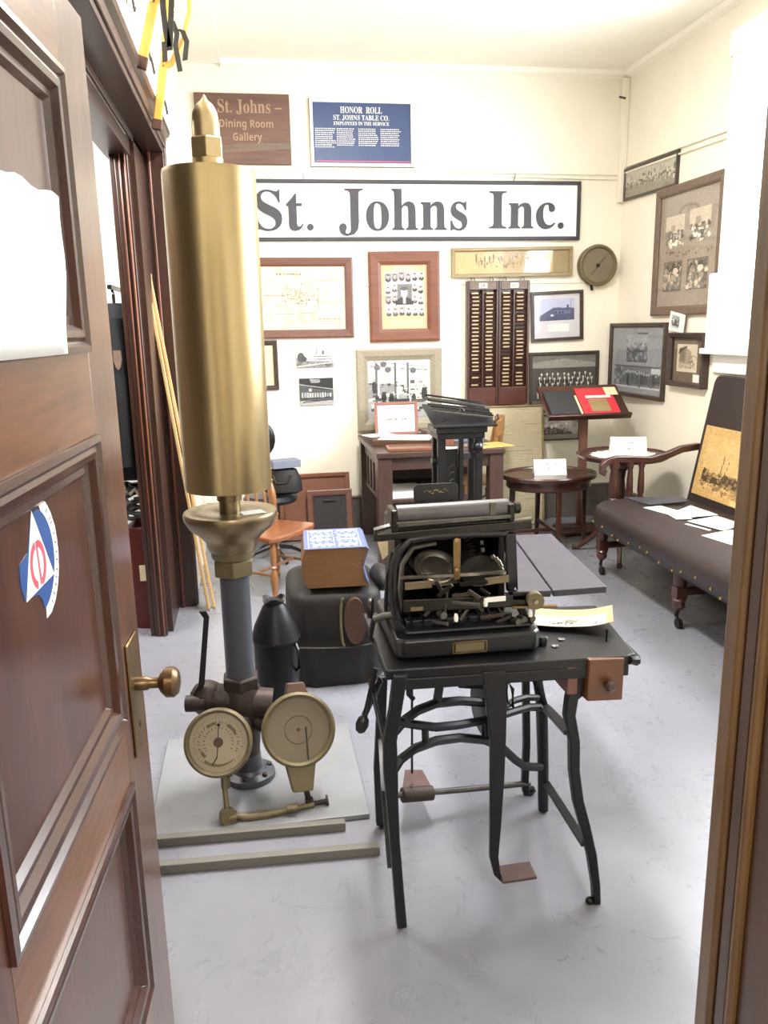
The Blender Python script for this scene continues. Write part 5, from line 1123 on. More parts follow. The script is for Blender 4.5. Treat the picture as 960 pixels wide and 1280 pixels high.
fs = [(j*NI+i, j*NI+(i+1) % NI, (j+1)*NI+(i+1) % NI, (j+1)*NI+i) for j in range(NJ) for i in range(NI)]
mb.add(vs, fs); mb.build('body', 'canvas', t, True, ang=80)
MB().prism([V3((0.385+x, 3.305-0.012*math.cos(x*30), 0.315+z)) for x, z in [(0.048*math.cos(2*math.pi*i/24), 0.105*math.sin(2*math.pi*i/24)) for i in range(24)]], (0, 0.03, 0)).build('brown_patch', 'leather', t, True)
MB().tube([V3((0.385-0.052-0.012*math.sin(math.pi*i/8), 3.298, 0.315+0.110*math.cos(math.pi*i/8))) for i in range(9)], 0.006).build('patch_strap', 'gbrass', t)
MB().ball((0.530, 3.52, 0.440), 0.105, 18, (0.45, 1.1, 0.55)).build('side_fold', 'canvas', t)
MB().tube([(0.14, 3.325, 0.200), (0.25, 3.312, 0.195), (0.36, 3.312, 0.190), (0.50, 3.330, 0.195)], 0.006, 8).build('seam', 'strap', t)
MB().bar((0.452, 3.300, 0.285), (0.535, 3.290, 0.310), 0.024, 0.014).build('buckle', 'darkmet', t, False, 0.002)
t = thing('thick_book', 'thick blue covered directory with brown page edges lying on the bag', 'book', (0.325, 3.52, 0.4565), math.radians(-3)); mt = WM[t.name]
BD = 0.17; KB = 1.38
L0 = lambda x, y, z: mt @ V3((x, y, z))
L = lambda x, y, z: L0(x*KB, y, z*KB)
prof = [(-0.092, 0.0), (-0.104, 0.02), (-0.110, 0.055), (-0.108, 0.09), (-0.099, 0.120), (-0.096, 0.126), (0.094, 0.126), (0.099, 0.118), (0.088, 0.09), (0.080, 0.06), (0.086, 0.03), (0.100, 0.0)]
MB().prism([L(x, -BD, z+0.002) for x, z in prof], L(0, 2*BD, 0)-L(0, 0, 0)).build('page_block', 'pages', t, False)
cp = [(-0.100, 0.128), (0.094, 0.128), (0.103, 0.120), (0.093, 0.092), (0.084, 0.062), (0.091, 0.030), (0.104, 0.0), (0.100, 0.0), (0.086, 0.030), (0.080, 0.062), (0.088, 0.092), (0.099, 0.118), (0.094, 0.1262), (-0.100, 0.1262)]
MB().prism([L(x, -BD-0.003, z+0.0022) for x, z in cp], L(0, 2*BD+0.006, 0)-L(0, 0, 0)).build('cover', 'bookblue', t, False)
mb = MB(); zc_ = 0.1306
def cr(x0_, x1_, y0_, y1_): mb.hexa([L(x, y, z) for z in (zc_, zc_+0.0004) for x, y in ((x0_, y0_*1.25), (x1_, y0_*1.25), (x1_, y1_*1.25), (x0_, y1_*1.25))])
for x in (-0.085, 0.080): cr(x-0.001, x+0.001, -0.125, 0.125)
cr(-0.004, -0.002, -0.12, 0.12)
for r, (hh, den) in enumerate(((0.020, .8), (0.006, .6), (0.006, .6), (0.020, .8), (0.006, .6), (0.018, .8), (0.006, .6), (0.006, .5), (0.022, .85), (0.006, .6))):
    y = 0.105-r*0.0245
    for xa, xb in ((-0.08, -0.008), (0.002, 0.075)):
        x = xa+RNG.uniform(0, .01)
        while x < xb-0.004:
            w_ = RNG.uniform(.004, .009) if hh > .01 else RNG.uniform(.008, .02); cr(x, min(x+w_, xb), y-hh/2, y+hh/2); x += w_/den
ct = mb.build('cover_printing', 'oldprint', t, False); ct['kind'] = 'stuff'

# ================================================================== THE MACHINE ON ITS TREADLE STAND
ZS = 0.737                                                            # height of the stand top
t = thing('treadle_stand', 'black cast iron treadle stand with wooden drawer carrying the old machine', 'stand', (0.60, 2.0, 0))
top = [(0.285, 1.828), (0.900, 1.792), (0.925, 1.800), (0.978, 2.165), (0.285, 2.245)]
MB().prism([(x, y, ZS-0.028) for x, y in top], (0, 0, 0.028)).build('top', 'black', t, False, 0.004)
MB().tube([(0.905, 1.790, ZS-0.012), (0.925, 1.798, ZS-0.018), (0.932, 1.815, ZS-0.020), (0.945, 1.90, ZS-0.016)], [0.010, 0.014, 0.014, 0.006]).build('corner_lip', 'black', t)
MB().bar((0.300, 1.832, ZS-0.040), (0.905, 1.800, ZS-0.040), 0.018, 0.030).build('front_rail', 'iron', t, False, 0.003)
YF = 1.822
def P(x, y, Y=YF): return pt(x, y, Y=Y)
SX = (1, 0, 0)
# front legs
MB().strip([P(500, 842), P(494, 885), P(487, 925), P(488, 965), P(490, 1000), P(493, 1050), P(498, 1110), P(502, 1157)], [0.036, 0.032, 0.034, 0.036, 0.030, 0.026, 0.026, 0.027], 0.026, SX).build('leg', 'iron', t, True, 0.004)
fr = MB().strip([P(735, 832), P(723, 850), P(714, 872), P(711, 893), P(717, 925), P(717, 962), P(722, 1000), P(730, 1030), P(739, 1068), P(744, 1105), P(745, 1128)], [0.075, 0.050, 0.032, 0.030, 0.028, 0.027, 0.028, 0.028, 0.026, 0.022, 0.020], 0.026, SX)
fr.ball(P(737, 1126), 0.012, 10); fr.build('leg', 'iron', t, True, 0.004)
# rear legs
YR = 2.27
MB().strip([P(478, 845, YR), P(476, 900, YR), P(473, 960, YR), P(476, 1030, YR)], 0.030, 0.024, SX).ball(P(478, 1036, YR), 0.014, 10).build('leg', 'iron', t, True, 0.004)
MB().tube([P(671, 845, 2.24), P(677, 880, 2.25), P(679, 960, 2.255), P(679, 1012, 2.255)], [0.018, 0.019, 0.018, 0.017], 12).build('rear_post', 'iron', t)
MB().strip([P(657, 845, 2.36), P(658, 930, 2.36), P(656, 975, 2.36), P(657, 990, 2.36)], 0.024, 0.022, SX).build('leg', 'iron', t, True, 0.004)
b = P(660, 993, 2.36); MB().tube([b+V3((-0.012, 0, 0.03)), b+V3((-0.008, 0, 0.006)), b+V3((0.008, 0, 0.002)), b+V3((0.018, 0, 0.012)), b+V3((0.012, 0, 0.024))], 0.010).build('scroll_foot', 'iron', t)
# diagonal stays from the rear post to the front right leg
MB().bar(P(680, 882, 2.25), P(712, 916), 0.010, 0.030, up=(1, 0.2, 0)).build('side_stay', 'iron', t, False, 0.002)
MB().bar(P(682, 978, 2.25), P(732, 1056), 0.010, 0.026, up=(1, 0.2, 0)).build('side_stay', 'iron', t, False, 0.002)
# left end: criss-cross brace and hand lever
MB().bar(P(462, 850, 2.15), P(482, 935, 1.9), 0.010, 0.020).build('end_brace', 'iron', t, False, 0.002)
MB().bar(P(476, 850, 2.1), P(455, 895, 2.2), 0.010, 0.018).build('end_brace', 'iron', t, False, 0.002)
MB().strip([P(476, 925, 2.2), P(480, 990, 2.0), P(488, 1085, 1.86)], 0.016, 0.010, (1, 0, 0)).build('end_brace', 'iron', t, False)
lv = MB().tube([P(470, 835, 2.1), P(462, 870, 2.1), P(455, 900, 2.08)], 0.008).build('hand_lever', 'iron', t)
MB().lathe([(0.006, 0), (0.016, 0.012), (0.019, 0.03), (0.014, 0.048), (0.005, 0.055)], P(456, 894, 2.08), 14, P(447, 925, 2.08)-P(456, 894, 2.08)).build('lever_grip', 'black', lv)
# arched webs between the front leg and the rear post
def web(pts, w, name='arch_web'):
    n_ = len(pts); q = []
    for i, (x, y) in enumerate(pts): q.append(pt(x, y, Y=1.84+(2.22-1.84)*max(0, min(1, (x-495)/180))))
    return MB().strip(q, w, 0.016, (0, 0.25, 1)).build(name, 'iron', t, True, 0.003)
def web2(pts, w):                              # width measured across the bar in the plane of the web
    q = [pt(x, y, Y=1.84+(2.22-1.84)*max(0, min(1, (x-495)/180))) for x, y in pts]
    mb = MB(); d_ = V3((-(2.22-1.84), 1.0, 0)).normalized()
    mb.tube(q, w/2, 8, flat=1.0); return mb.build('arch_web', 'iron', t)
web2([(493, 915), (506, 900), (522, 888), (545, 879), (575, 876), (605, 878)], 0.026)
web2([(496, 902), (520, 906), (545, 909), (575, 906), (612, 899), (640, 890), (660, 884), (675, 884)], 0.024)
web2([(489, 968), (500, 950), (518, 936), (545, 926), (575, 922), (605, 925), (628, 935), (644, 950), (656, 958), (676, 959)], 0.026)
web2([(549, 842), (549, 860), (546, 878)], 0.024); web2([(531, 907), (532, 928)], 0.020); web2([(605, 900), (606, 925)], 0.020)
web2([(630, 885), (642, 876), (656, 872), (672, 872)], 0.020)
# apron block, drive wheel, open bracket
MB().hexa([pt(x, y, Y=Y_) for Y_ in (1.90, 1.98) for x, y in ((563, 836), (640, 836), (632, 864), (573, 860))]).build('bearing_block', 'iron', t, False, 0.003)
MB().lathe([(0.020, -0.02), (0.075, -0.012), (0.090, -0.012), (0.090, 0.012), (0.075, 0.012), (0.020, 0.02)], pt(608, 884, Y=2.12), 30, (1, 0.15, 0)).build('drive_wheel', 'darkmet', t)
MB().tube([P(634, 850, 2.1), P(641, 862, 2.1), P(641, 884, 2.1), P(633, 876, 2.1)], 0.006, 6, True).build('bracket_loop', 'iron', t)
MB().bar(P(706, 838, 1.86), P(730, 868, 1.84), 0.012, 0.05, up=(1, 0, 0.6)).build('corner_bracket', 'iron', t, False, 0.002)
# tapered foot lever with its step, treadle axle
MB().strip([P(617, 838, 1.815), P(620, 880, 1.815), P(622, 920, 1.815), P(621, 970, 1.815), P(619, 1030, 1.815), P(617, 1070, 1.815), P(621, 1092, 1.815), P(630, 1102, 1.815)], [0.060, 0.054, 0.042, 0.038, 0.030, 0.024, 0.018, 0.012], 0.014, SX).build('foot_lever', 'iron', t, True, 0.002)
s0 = P(627, 1101, 1.80); MB().hexa([s0+V3(p) for p in ((0, -0.01, -0.004), (0.095, -0.01, -0.002), (0.098, 0.055, -0.002), (0, 0.055, -0.004), (0, -0.01, 0.006), (0.095, -0.01, 0.008), (0.098, 0.055, 0.008), (0, 0.055, 0.006))]).build('foot_step', 'cast', t, False, 0.003)
MB().tube([P(484, 995, 2.27), P(520, 992, 2.29), P(590, 986, 2.32), P(662, 979, 2.36)], 0.010, 10).build('axle', 'greymet', t)
MB().cyl(P(503, 994, 2.275), P(540, 991, 2.295), 0.024, 16).build('axle_bearing', 'rust', t)
MB().hexa([P(503, 985, 2.29), P(540, 984, 2.30), P(528, 962, 2.42), P(506, 962, 2.42)]+[v-V3((0, 0, 0.012)) for v in (P(503, 985, 2.29), P(540, 984, 2.30), P(528, 962, 2.42), P(506, 962, 2.42))]).build('treadle_plate', 'cast', t, False, 0.002)
MB().tube([P(515, 850, 2.25), P(515, 966, 2.33)], 0.004, 8).build('pull_rod', 'iron', t)
MB().tube([P(510, 842, 2.2), P(511, 868, 2.2), P(517, 874, 2.2)], 0.008, 8).build('rod_hook', 'iron', t)
# drawer
dr = MB().hexa([pt(x, y, Y=1.785) for x, y in ((734, 877), (778, 875), (781, 823), (737, 825))]+[pt(x, y, Y=1.785)+V3((-0.02, 0.30, 0)) for x, y in ((734, 877), (778, 875), (781, 823), (737, 825))]).build('drawer', 'drawerw', t, False, 0.003)
k0 = pt(759, 854, Y=1.784); MB().lathe([(0.007, 0), (0.007, 0.008), (0.014, 0.014), (0.015, 0.022), (0.008, 0.028)], k0, 16, (0, -1, 0)).build('knob', 'mahog', dr)
MB().box(0.745, 0.772, 1.80, 2.10, 0.64, 0.715).build('drawer_runner', 'framebr', t, False, 0.002)
# two rear boards on brackets
lb = [pt(690, 738, Z=ZS), pt(757, 733, Z=ZS), pt(688, 667, Z=ZS), pt(640, 669, Z=ZS)]
MB().prism([v+V3((0.004, 0, -0.022)) for v in lb], (0, 0, 0.022)).build('rear_board', 'slate', t, False, 0.003)
MB().prism([v+V3((0, 0, -0.022)) for v in (pt(560, 742, Z=ZS), pt(689, 738, Z=ZS), pt(639, 669, Z=ZS), pt(560, 672, Z=ZS))], (0, 0, 0.022)).build('rear_board', 'slate', t, False, 0.003)
for x in (0.62, 0.80):
    MB().bar((x, 2.20, ZS-0.031), (x+0.05, 2.95, ZS-0.031), 0.03, 0.016).build('board_bracket', 'iron', t, False, 0.002)
    MB().bar((x, 2.25, ZS-0.25), (x+0.02, 2.60, ZS-0.034), 0.016, 0.016).build('board_bracket', 'iron', t, False, 0.002)
for x, y in ((0.735, 1.945), (0.775, 1.925), (0.742, 1.885)): MB().lathe([(0.010, 0), (0.010, 0.004), (0.004, 0.006)], (x, y, ZS), 8).build('bolt_head', 'greymet', t)
MB().cyl((0.888, 1.892, ZS), (0.888, 1.892, ZS+0.035), 0.0035, 8).build('pin', 'iron', t)
MB().lathe([(0.012, 0), (0.014, 0.012), (0.010, 0.022)], (0.715, 1.905, ZS), 12).build('oil_cup', 'iron', t)

# curled sketch print on the stand top
g_ = thing('curled_print', 'curled tan paper with a sketch lying on the right of stand top', 'print', (0.86, 2.04, ZS))
cpr = Cv(60, 40, hx_s('c9bea6')); cpr.rect(.0, .72, 1, 1, hx_s('a68a5c')); cpr.rect(.92, 0, 1, 1, hx_s('a68a5c')); k_ = hx_s('2e2b27')
for a_ in (((.30, .30), (.52, .22)), ((.52, .22), (.62, .30)), ((.40, .34), (.42, .55)), ((.42, .55), (.56, .50)), ((.56, .50), (.66, .28)), ((.62, .46), (.78, .36)), ((.78, .36), (.80, .2)), ((.66, .28), (.80, .2)), ((.25, .32), (.4, .38))): cpr.line(*a_[0], *a_[1], .018, k_)
cpr.poly([(.40, .34), (.42, .55), (.56, .50), (.54, .34)], hx_s('6d675c')); cpr.speck(.2, .25, .5, .45, 25, k_, .018)
Oc = V3((0.725, 2.010, ZS+0.010)); Uc = (V3((0.922, 1.925, ZS+0.022))-Oc); wc = Uc.length; Uc.normalize(); Vc = ZA.cross(Uc).normalized()
bend = lambda u, v: 0.012*math.sin(u*math.pi*1.1+0.2)*-0.5 + 0.040*max(0, u-0.72)**1.3 + 0.016*max(0, abs(v-0.5)-0.25)*2
po = print_mesh('sheet', cpr, Oc, Uc, Vc, wc, 0.135, g_, bend=bend)
po.modifiers.new('thick', 'SOLIDIFY').thickness = 0.0015

# --- the machine itself
m_ = thing('writing_machine', 'old black typewriter-like office machine with wide carriage on the treadle stand', 'machine', (0.50, 2.03, ZS))
x0, x1, y0, y1 = 0.318, 0.698, 1.868, 2.215
MB().prism([(x, y, ZS+0.004) for x, y in ((x0+.02, y0), (x1-.02, y0-.008), (x1, y0+.012), (x1, y1-.02), (x1-.02, y1), (x0+.02, y1), (x0, y1-.02), (x0, y0+.02))], (0, 0, 0.052)).build('base', 'black', m_, True, 0.008)
MB().prism([(x, y, ZS+0.056) for x, y in ((x0+.03, y0+.03), (x1-.02, y0+.024), (x1-.02, y1-.03), (x0+.03, y1-.03))], (0, 0, 0.012)).build('base_rim', 'black', m_, False, 0.006)
for x in (x0+.03, x1-.03):
    for y in (y0+.03, y1-.03): MB().cyl((x, y, ZS), (x, y, ZS+0.006), 0.014, 10).build('foot', 'strap', m_)
np_ = MB()
def plate_frame(xa, xb, za, zb, y, w_): 
    for b in ((xa, xb, za, za+w_), (xa, xb, zb-w_, zb), (xa, xa+w_, za, zb), (xb-w_, xb, za, zb)): np_.box(b[0], b[1], y-0.002, y, b[2], b[3])
plate_frame(0.462, 0.553, ZS+0.012, ZS+0.044, 1.864, 0.003); np_.build('name_plate', 'dullbrass', m_, False)
MB().box(0.470, 0.545, 1.8625, 1.864, ZS+0.017, ZS+0.039).build('name_plate_field', 'gbrass', m_, False)
def T(x, y, Y=1.95): return pt(x, y, Y=Y)
# arched side frame: left curve, top, right side
MB().tube([T(500, 792), T(494, 760), T(491, 735), T(492, 708), T(499, 688), T(512, 675), T(540, 671), T(590, 668), T(633, 667)], [0.014, 0.013, 0.012, 0.012, 0.011, 0.010, 0.009, 0.009, 0.009], 10).build('arch_frame', 'black', m_)
MB().tube([T(501, 790, 2.0), T(500, 740, 2.0), T(503, 705, 2.0), T(516, 684, 2.0), T(545, 678, 2.0)], [0.008]*5, 8).build('inner_arch', 'greymet', m_)
MB().bar(T(637, 666, 1.96), T(640, 738, 1.96), 0.030, 0.020).bar(T(639, 735, 1.95), T(668, 790, 1.93), 0.034, 0.022).build('right_upright', 'black', m_, False, 0.004)
MB().bar(T(496, 775), T(520, 800, 1.92), 0.030, 0.022).build('left_foot', 'black', m_, False, 0.004)
MB().box(0.345, 0.365, 2.02, 2.19, ZS+0.06, 1.045).build('side_plate', 'black', m_, False, 0.004)
MB().box(0.628, 0.648, 2.02, 2.19, ZS+0.06, 1.045).build('side_plate', 'black', m_, False, 0.004)
MB().box(0.365, 0.628, 2.17, 2.19, ZS+0.06, 1.035).build('rear_plate', 'black', m_, False, 0.003)
MB().box(0.345, 0.648, 1.985, 2.19, 1.040, 1.056).build('top_plate', 'black', m_, False, 0.004)
# type basket: ring of type bars
bc = V3((0.490, 2.085, 0.965)); R_ = 0.098
bk = MB().lathe([(0.100, -0.012), (0.112, -0.006), (0.112, 0.010), (0.100, 0.014), (0.090, 0.006), (0.090, -0.008)], bc, 44, (0, -0.75, 0.66)).build('type_ring', 'darkmet', m_)
ax_ = V3((0, -0.75, 0.66)).normalized(); e1 = XA; e2 = ax_.cross(e1).normalized()
bar0 = None
for k in range(44):
    a = math.radians(360*k/44)
    if 250 < math.degrees(a) < 290: continue
    p = bc+(e1*math.cos(a)+e2*math.sin(a))*0.098+ax_*0.006; q = bc+(e1*math.cos(a)+e2*math.sin(a))*0.045-ax_*0.030
    MB().bar(p, q, 0.0035, 0.0065, up=ax_).build('type_bar', 'steel' if k % 2 else 'greymet', m_, False)
MB().lathe([(0.018, 0.0), (0.058, 0.004), (0.062, 0.010), (0.056, 0.010), (0.050, 0.007), (0.046, 0.010), (0.040, 0.007), (0.034, 0.010), (0.016, 0.008)], T(545, 712, 2.0), 36, (0.12, -0.55, 0.8)).build('ribbon_spool', 'steel', m_)
MB().lathe([(0.018, 0.0), (0.050, 0.004), (0.053, 0.010), (0.046, 0.010), (0.040, 0.007), (0.016, 0.008)], T(600, 716, 2.0), 30, (-0.25, -0.5, 0.8)).build('ribbon_spool', 'greymet', m_)
for k in range(6):
    q_ = T(600, 716, 2.0)+V3((0.050*math.cos(0.9-k*0.25), -0.014+0.02*math.sin(0.9-k*0.25), 0.012+0.035*math.sin(0.9-k*0.25))); MB().bar(q_, q_+V3((0.008, -0.004, 0.006)), 0.007, 0.010).build('type_slug', 'steel', m_, False, 0.001)
MB().lathe([(0.043, -0.034), (0.046, -0.024), (0.020, -0.020)], bc, 24, ax_).build('basket_hub', 'darkmet', m_)
for k in range(7):
    a = math.radians(-10+12*k); p = bc+(e1*math.cos(a)+e2*math.sin(a))*0.108+ax_*0.012
    MB().box(p.x-0.005, p.x+0.005, p.y-0.005, p.y+0.005, p.z-0.004, p.z+0.008).build('type_slug', 'steel', m_, False, 0.001)
# upright brass bar
MB().strip([T(571, 668, 1.955), T(571, 700, 1.955), T(571, 724, 1.955)], [0.020, 0.018, 0.016], 0.006, SX).cyl(T(571, 675, 1.950), T(571, 675, 1.942), 0.006, 10).cyl(T(571, 712, 1.950), T(571, 712, 1.942), 0.004, 10).build('centre_bar', 'dullbrass', m_)
# mechanism rails
MB().bar(T(506, 733, 1.93), T(540, 730, 1.93), 0.006, 0.020).build('guide_rail', 'gbrass', m_, False, 0.002)
MB().bar(T(606, 727, 1.93), T(636, 723, 1.93), 0.006, 0.020).build('guide_rail', 'gbrass', m_, False, 0.002)
MB().bar(T(500, 722, 1.96), T(636, 715, 1.96), 0.010, 0.008).build('cross_rod', 'steel', m_, False)
MB().hexa([T(x, y, Y_) for Y_ in (1.905, 1.925) for x, y in ((504, 766), (676, 757), (676, 742), (504, 750))]).build('front_bar', 'darkmet', m_, False, 0.003)
MB().hexa([T(x, y, Y_) for Y_ in (1.902, 1.905) for x, y in ((513, 764), (529, 763), (529, 758), (513, 759))]).build('bar_badge', 'gbrass', m_, False)
MB().bar(T(608, 750, 1.90), T(632, 748, 1.90), 0.004, 0.012).build('scale_strip', 'paper', m_, False)
MB().bar(T(640, 759, 1.90), T(696, 757, 1.895), 0.010, 0.006).build('side_arm', 'dullbrass', m_, False, 0.001)
MB().cyl(T(667, 748, 1.905), T(667, 748, 1.905)+V3((-0.004, -0.030, 0.002)), 0.0215, 24).build('feed_roller', 'gbrass', m_)
MB().cyl(T(667, 748, 1.905)+V3((-0.005, -0.030, 0.002)), T(667, 748, 1.905)+V3((-0.005, -0.036, 0.002)), 0.006, 10).build('roller_screw', 'steel', m_)
MB().bar(T(640, 745, 1.91), T(664, 744, 1.91), 0.010, 0.022).build('roller_bracket', 'darkmet', m_, False, 0.002)
for x, y, Y_, r in ((652, 775, 1.91, .012), (663, 772, 1.91, .009), (645, 776, 1.9, .009), (552, 768, 1.9, .010)): MB().lathe([(r, -0.012), (r, 0.012)], T(x, y, Y_), 12, (0.3, -1, 0)).build('adjusting_screw', 'greymet', m_)
# levers in the middle
rl = random.Random(3)
mid = [((545, 728), (552, 740)), ((560, 735), (556, 768)), ((570, 742), (575, 765)), ((585, 738), (600, 748)), ((565, 745), (592, 742)), ((560, 752), (600, 756)), ((600, 735), (612, 744)), ((575, 731), (610, 727)), ((548, 745), (565, 731)), ((590, 752), (604, 764)), ((530, 770), (548, 752)), ((585, 760), (575, 775)), ((540, 776), (560, 780)), ((600, 772), (630, 768)), ((620, 778), (640, 770))]
for a, b in mid: MB().bar(T(*a, 1.90+rl.uniform(-.02, .03)), T(*b, 1.895+rl.uniform(-.02, .03)), 0.007, 0.010).build('lever', rl.choice(['darkmet', 'greymet', 'darkmet', 'rust']), m_, False, 0.0015)
MB().strip([T(540, 727, 1.90), T(549, 726, 1.90), T(551, 735, 1.90), T(555, 738, 1.90)], 0.006, 0.004, (0, 1, 0)).build('bent_wire', 'steel', m_)
for x, y in ((570, 772), (607, 753), (663, 766)): MB().lathe([(0.005, -0.010), (0.006, 0), (0.004, 0.010)], T(x, y, 1.885), 10).build('white_key_tip', 'paper', m_)
for i in range(9):
    x = 0.37+i*0.03; MB().bar((x, 1.92, 0.815), (x+0.005*math.sin(i), 2.13, 0.86), 0.005, 0.012).build('key_lever', 'darkmet', m_, False)
MB().box(0.355, 0.640, 1.93, 1.955, 0.800, 0.822).build('lower_cross_bar', 'black', m_, False, 0.003)
MB().box(0.36, 0.64, 2.0, 2.16, 0.795, 0.83).build('mechanism_block', 'darkmet', m_, False, 0.004)
# carriage: platen, rails, end arms
cz = T(568, 641, 1.98).z
MB().cyl((0.345, 1.99, cz), (0.640, 1.99, cz+0.002), 0.026, 26).build('platen', 'platen', m_)
MB().hexa([T(x, y, Y_) for Y_ in (1.955, 1.965) for x, y in ((495, 660), (640, 648), (640, 643), (495, 653))]).build('paper_table', 'greymet', m_, False, 0.002)
MB().box(0.330, 0.648, 1.965, 2.035, cz-0.040, cz-0.024).build('carriage_bed', 'darkmet', m_, False, 0.003)
for xx in (0.335, 0.643): MB().box(xx-0.008, xx+0.008, 1.955, 2.03, cz-0.040, cz+0.020).build('carriage_end', 'darkmet', m_, False, 0.004)
MB().lathe([(0.012, 0), (0.012, 0.006), (0.016, 0.008), (0.016, 0.022), (0.010, 0.026)], (0.651, 1.99, cz+0.002), 16, XA).build('platen_knob', 'darkmet', m_)
MB().box(0.586, 0.602, 1.962, 1.968, cz-0.020, cz+0.026).build('paper_finger', 'greymet', m_, False, 0.001)
MB().hexa([T(x, y, Y_) for Y_ in (1.945, 1.985) for x, y in ((467, 677), (665, 661), (665, 650), (467, 668))]).build('carriage_rail', 'darkmet', m_, False, 0.003)
MB().tube([T(640, 652, 1.96), T(652, 650, 1.955), T(664, 648, 1.95), T(667, 652, 1.95), T(640, 657, 1.955)], 0.005, 8).build('return_lever', 'steel', m_)
MB().strip([T(497, 655, 1.96), T(482, 659, 1.95), T(468, 663, 1.945), T(470, 668, 1.945)], 0.014, 0.008, (0, 1, 0.3)).build('left_arm', 'darkmet', m_)
pr2 = MB(); O_ = V3((0.405, 2.055, cz+0.012)); ww, hh = 0.122, 0.052
pol = [(0, 0), (ww, 0), (ww, hh-0.012), (ww-0.004, hh-0.004), (ww-0.014, hh), (0.014, hh), (0.004, hh-0.004), (0, hh-0.012)]
pr2.prism([O_+XA*x+V3((0, 0.12, 1)).normalized()*z for x, z in pol], (0, 0.004, -0.0005)).build('paper_rest', 'black', m_, False, 0.001)
em = MB()
for i in range(10):
    s_ = (i-4.5)/4.5; xx = O_.x+ww/2+s_*0.030; zz = O_.z+hh*0.62+0.004*math.sin(i*1.7)
    em.bar((xx-0.004, O_.y-0.001+0.12*(zz-O_.z), zz-0.002), (xx+0.004, O_.y-0.001+0.12*(zz-O_.z), zz+0.002*(-1)**i), 0.001, 0.0022*(1.4-abs(s_)))
em.build('gilt_scroll', 'framegold', m_, False)
MB().bar((O_.x+ww/2-0.04, 2.06, cz-0.03), (O_.x+ww/2-0.04, 2.058, cz+0.02), 0.010, 0.006).bar((O_.x+ww/2+0.04, 2.06, cz-0.03), (O_.x+ww/2+0.04, 2.058, cz+0.02), 0.010, 0.006).bar((O_.x, 2.03, cz-0.032), (O_.x+ww, 2.03, cz-0.032), 0.07, 0.006).build('rest_bracket', 'darkmet', m_, False)
# left side linkage and its hand lever
MB().tube([T(494, 768, 1.97), T(480, 770, 1.99), T(468, 774, 2.0)], 0.010, 10).build('side_shaft', 'greymet', m_)
MB().strip([T(490, 690, 2.0), T(484, 720, 2.02), T(482, 760, 2.02), T(488, 800, 2.0)], 0.016, 0.008, (0, 1, 0)).build('side_link', 'black', m_)
MB().strip([T(468, 770, 2.05), T(463, 795, 2.05), T(470, 806, 2.05)], 0.020, 0.010, (0, 1, 0)).build('side_link', 'black', m_)
MB().lathe([(0.028, -0.006), (0.030, 0), (0.028, 0.006)], T(463, 760, 2.06), 20, (1, -0.3, 0)).build('side_wheel', 'darkmet', m_)
tag(MB().prism([pt(472, 678, Y=2.15), pt(489, 676, Y=2.12), pt(489, 690, Y=2.12), pt(478, 700, Y=2.15)], (0, 0.0015, 0)).build('paper_scrap', 'cream', None, False), 'scrap of tan paper tucked behind the left arm of the old machine', 'paper')

# --- tall cast iron pedestal machine behind, with a tray of rods
t = thing('pedestal_machine', 'tall black cast iron machine on open columns with a tray of loose rods', 'machine', (1.02, 3.95, 0))
YM = 3.95
zt2 = pt(570, 525, Y=YM).z; xa = pt(543, 560, Y=YM).x; xb = pt(599, 560, Y=YM).x; xc = (xa+xb)/2
MB().box(xa-0.02, xb+0.02, YM-0.16, YM+0.16, 0, 0.05).build('base', 'iron', t, False, 0.010)
for x in (xa+0.022, xb-0.022):
    for y in (YM-0.06, YM+0.06): MB().bar((x, y, 0.05), (x, y, zt2-0.075), 0.040, 0.030).build('column', 'iron', t, False, 0.004)
MB().bar((xc+0.005, YM-0.06, 0.05), (xc+0.005, YM-0.06, zt2-0.08), 0.022, 0.026).build('column', 'iron', t, False, 0.003)
MB().box(xa+0.04, xb-0.04, YM-0.068, YM+0.07, 0.05, 0.62).build('lower_body', 'iron', t, False, 0.004)
pn = MB().box(xa+0.042, xc-0.006, YM-0.040, YM-0.032, 0.62, zt2-0.14).build('cast_panel', 'iron', t, False, 0.002)
mb = MB(); rr = random.Random(5)
for i in range(7):
    z = 0.64+i*0.036; x = (xa+0.04+xc)/2
    mb.tube([(x-0.012, YM-0.041, z), (x+0.010*rr.choice((-1, 1)), YM-0.043, z+0.012), (x+0.012, YM-0.041, z+0.022)], 0.004, 6)
mb.build('cast_scrollwork', 'greymet', pn)
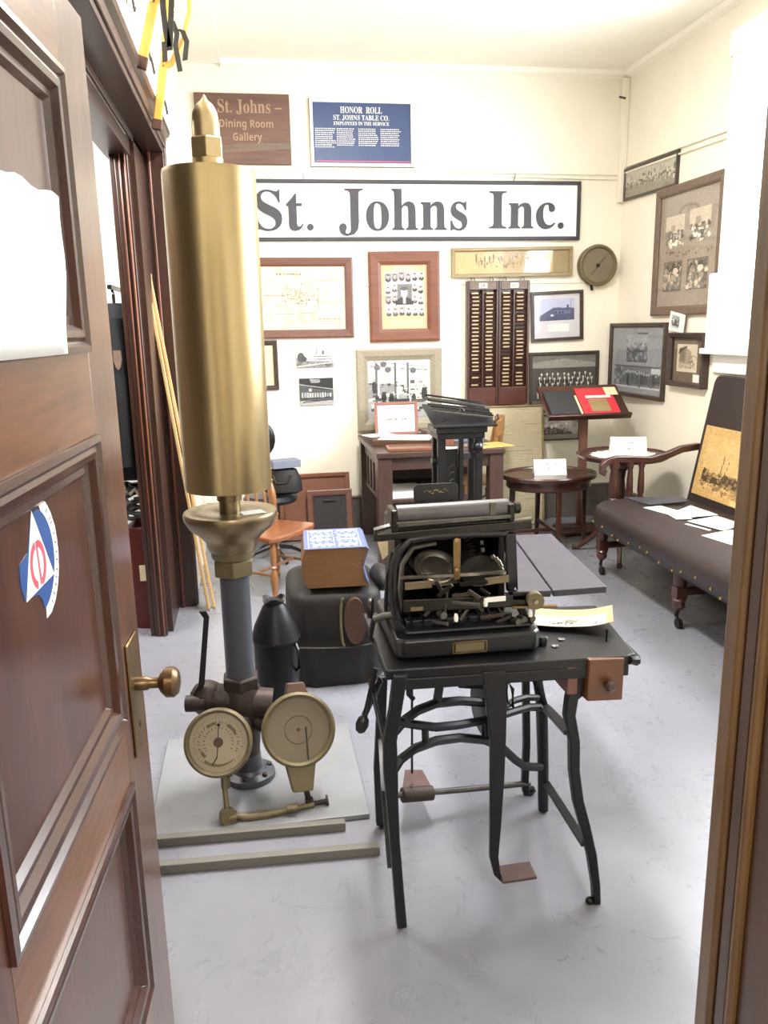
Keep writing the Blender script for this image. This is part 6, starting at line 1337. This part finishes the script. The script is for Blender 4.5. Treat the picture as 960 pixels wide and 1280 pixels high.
MB().box(xa-0.004, xb+0.004, YM-0.09, YM+0.09, zt2-0.085, zt2-0.055).build('head_plate', 'iron', t, False, 0.004)
MB().box(xa-0.012, xb+0.014, YM-0.10, YM+0.11, zt2-0.055, zt2-0.025).build('head_plate', 'black', t, False, 0.004)
MB().prism([(xa-0.03, YM-0.12, zt2-0.025), (xb+0.06, YM-0.12, zt2-0.025), (xb+0.06, YM+0.16, zt2+0.03), (xa-0.03, YM+0.16, zt2+0.06)], (0, 0, 0.012)).build('tray', 'iron', t, False, 0.003)
for i in range(9):
    u = i/8; yy = YM-0.09+0.22*u; z = zt2+0.010+0.055*u
    MB().bar((xa-0.030+0.01*rr.random(), yy, z+0.045+0.012*rr.random()), (xb+0.045+0.02*rr.random(), yy+0.02, z+0.004), 0.012, 0.010).build('rod', rr.choice(['iron', 'darkmet', 'greymet']), t, False, 0.002)
MB().tube([(xb+0.045, YM-0.10, zt2-0.005), (xb+0.065, YM-0.11, zt2+0.012), (xb+0.06, YM-0.11, zt2+0.035)], 0.006).build('hook', 'greymet', t)
MB().tube([(xc-0.01, YM-0.06, zt2+0.03), (xc, YM-0.08, zt2+0.075), (xc+0.02, YM-0.06, zt2+0.05)], 0.005).build('clip', 'steel', t)
kx = pt(597, 559, Y=YM-0.09); MB().ball(kx, 0.028, 14).cyl((xb-0.01, kx.y, kx.z), kx, 0.009, 10).build('hand_knob', 'black', t)
MB().cyl((xa-0.02, YM-0.02, zt2-0.20), (xa+0.01, YM-0.02, zt2-0.20), 0.022, 14).build('bearing', 'darkmet', t)
MB().cyl((xa-0.016, YM-0.02, zt2-0.36), (xa+0.01, YM-0.02, zt2-0.36), 0.016, 14).build('bearing', 'darkmet', t)
MB().tube([(xb-0.01, YM-0.05, zt2-0.40), (xb+0.02, YM-0.06, zt2-0.38), (xb+0.02, YM-0.06, zt2-0.34)], 0.005).build('side_pin', 'darkmet', t)
MB().box(xc-0.02, xb-0.045, YM+0.0, YM+0.06, zt2-0.20, zt2-0.17).build('cross_shelf', 'slate', t, False, 0.003)
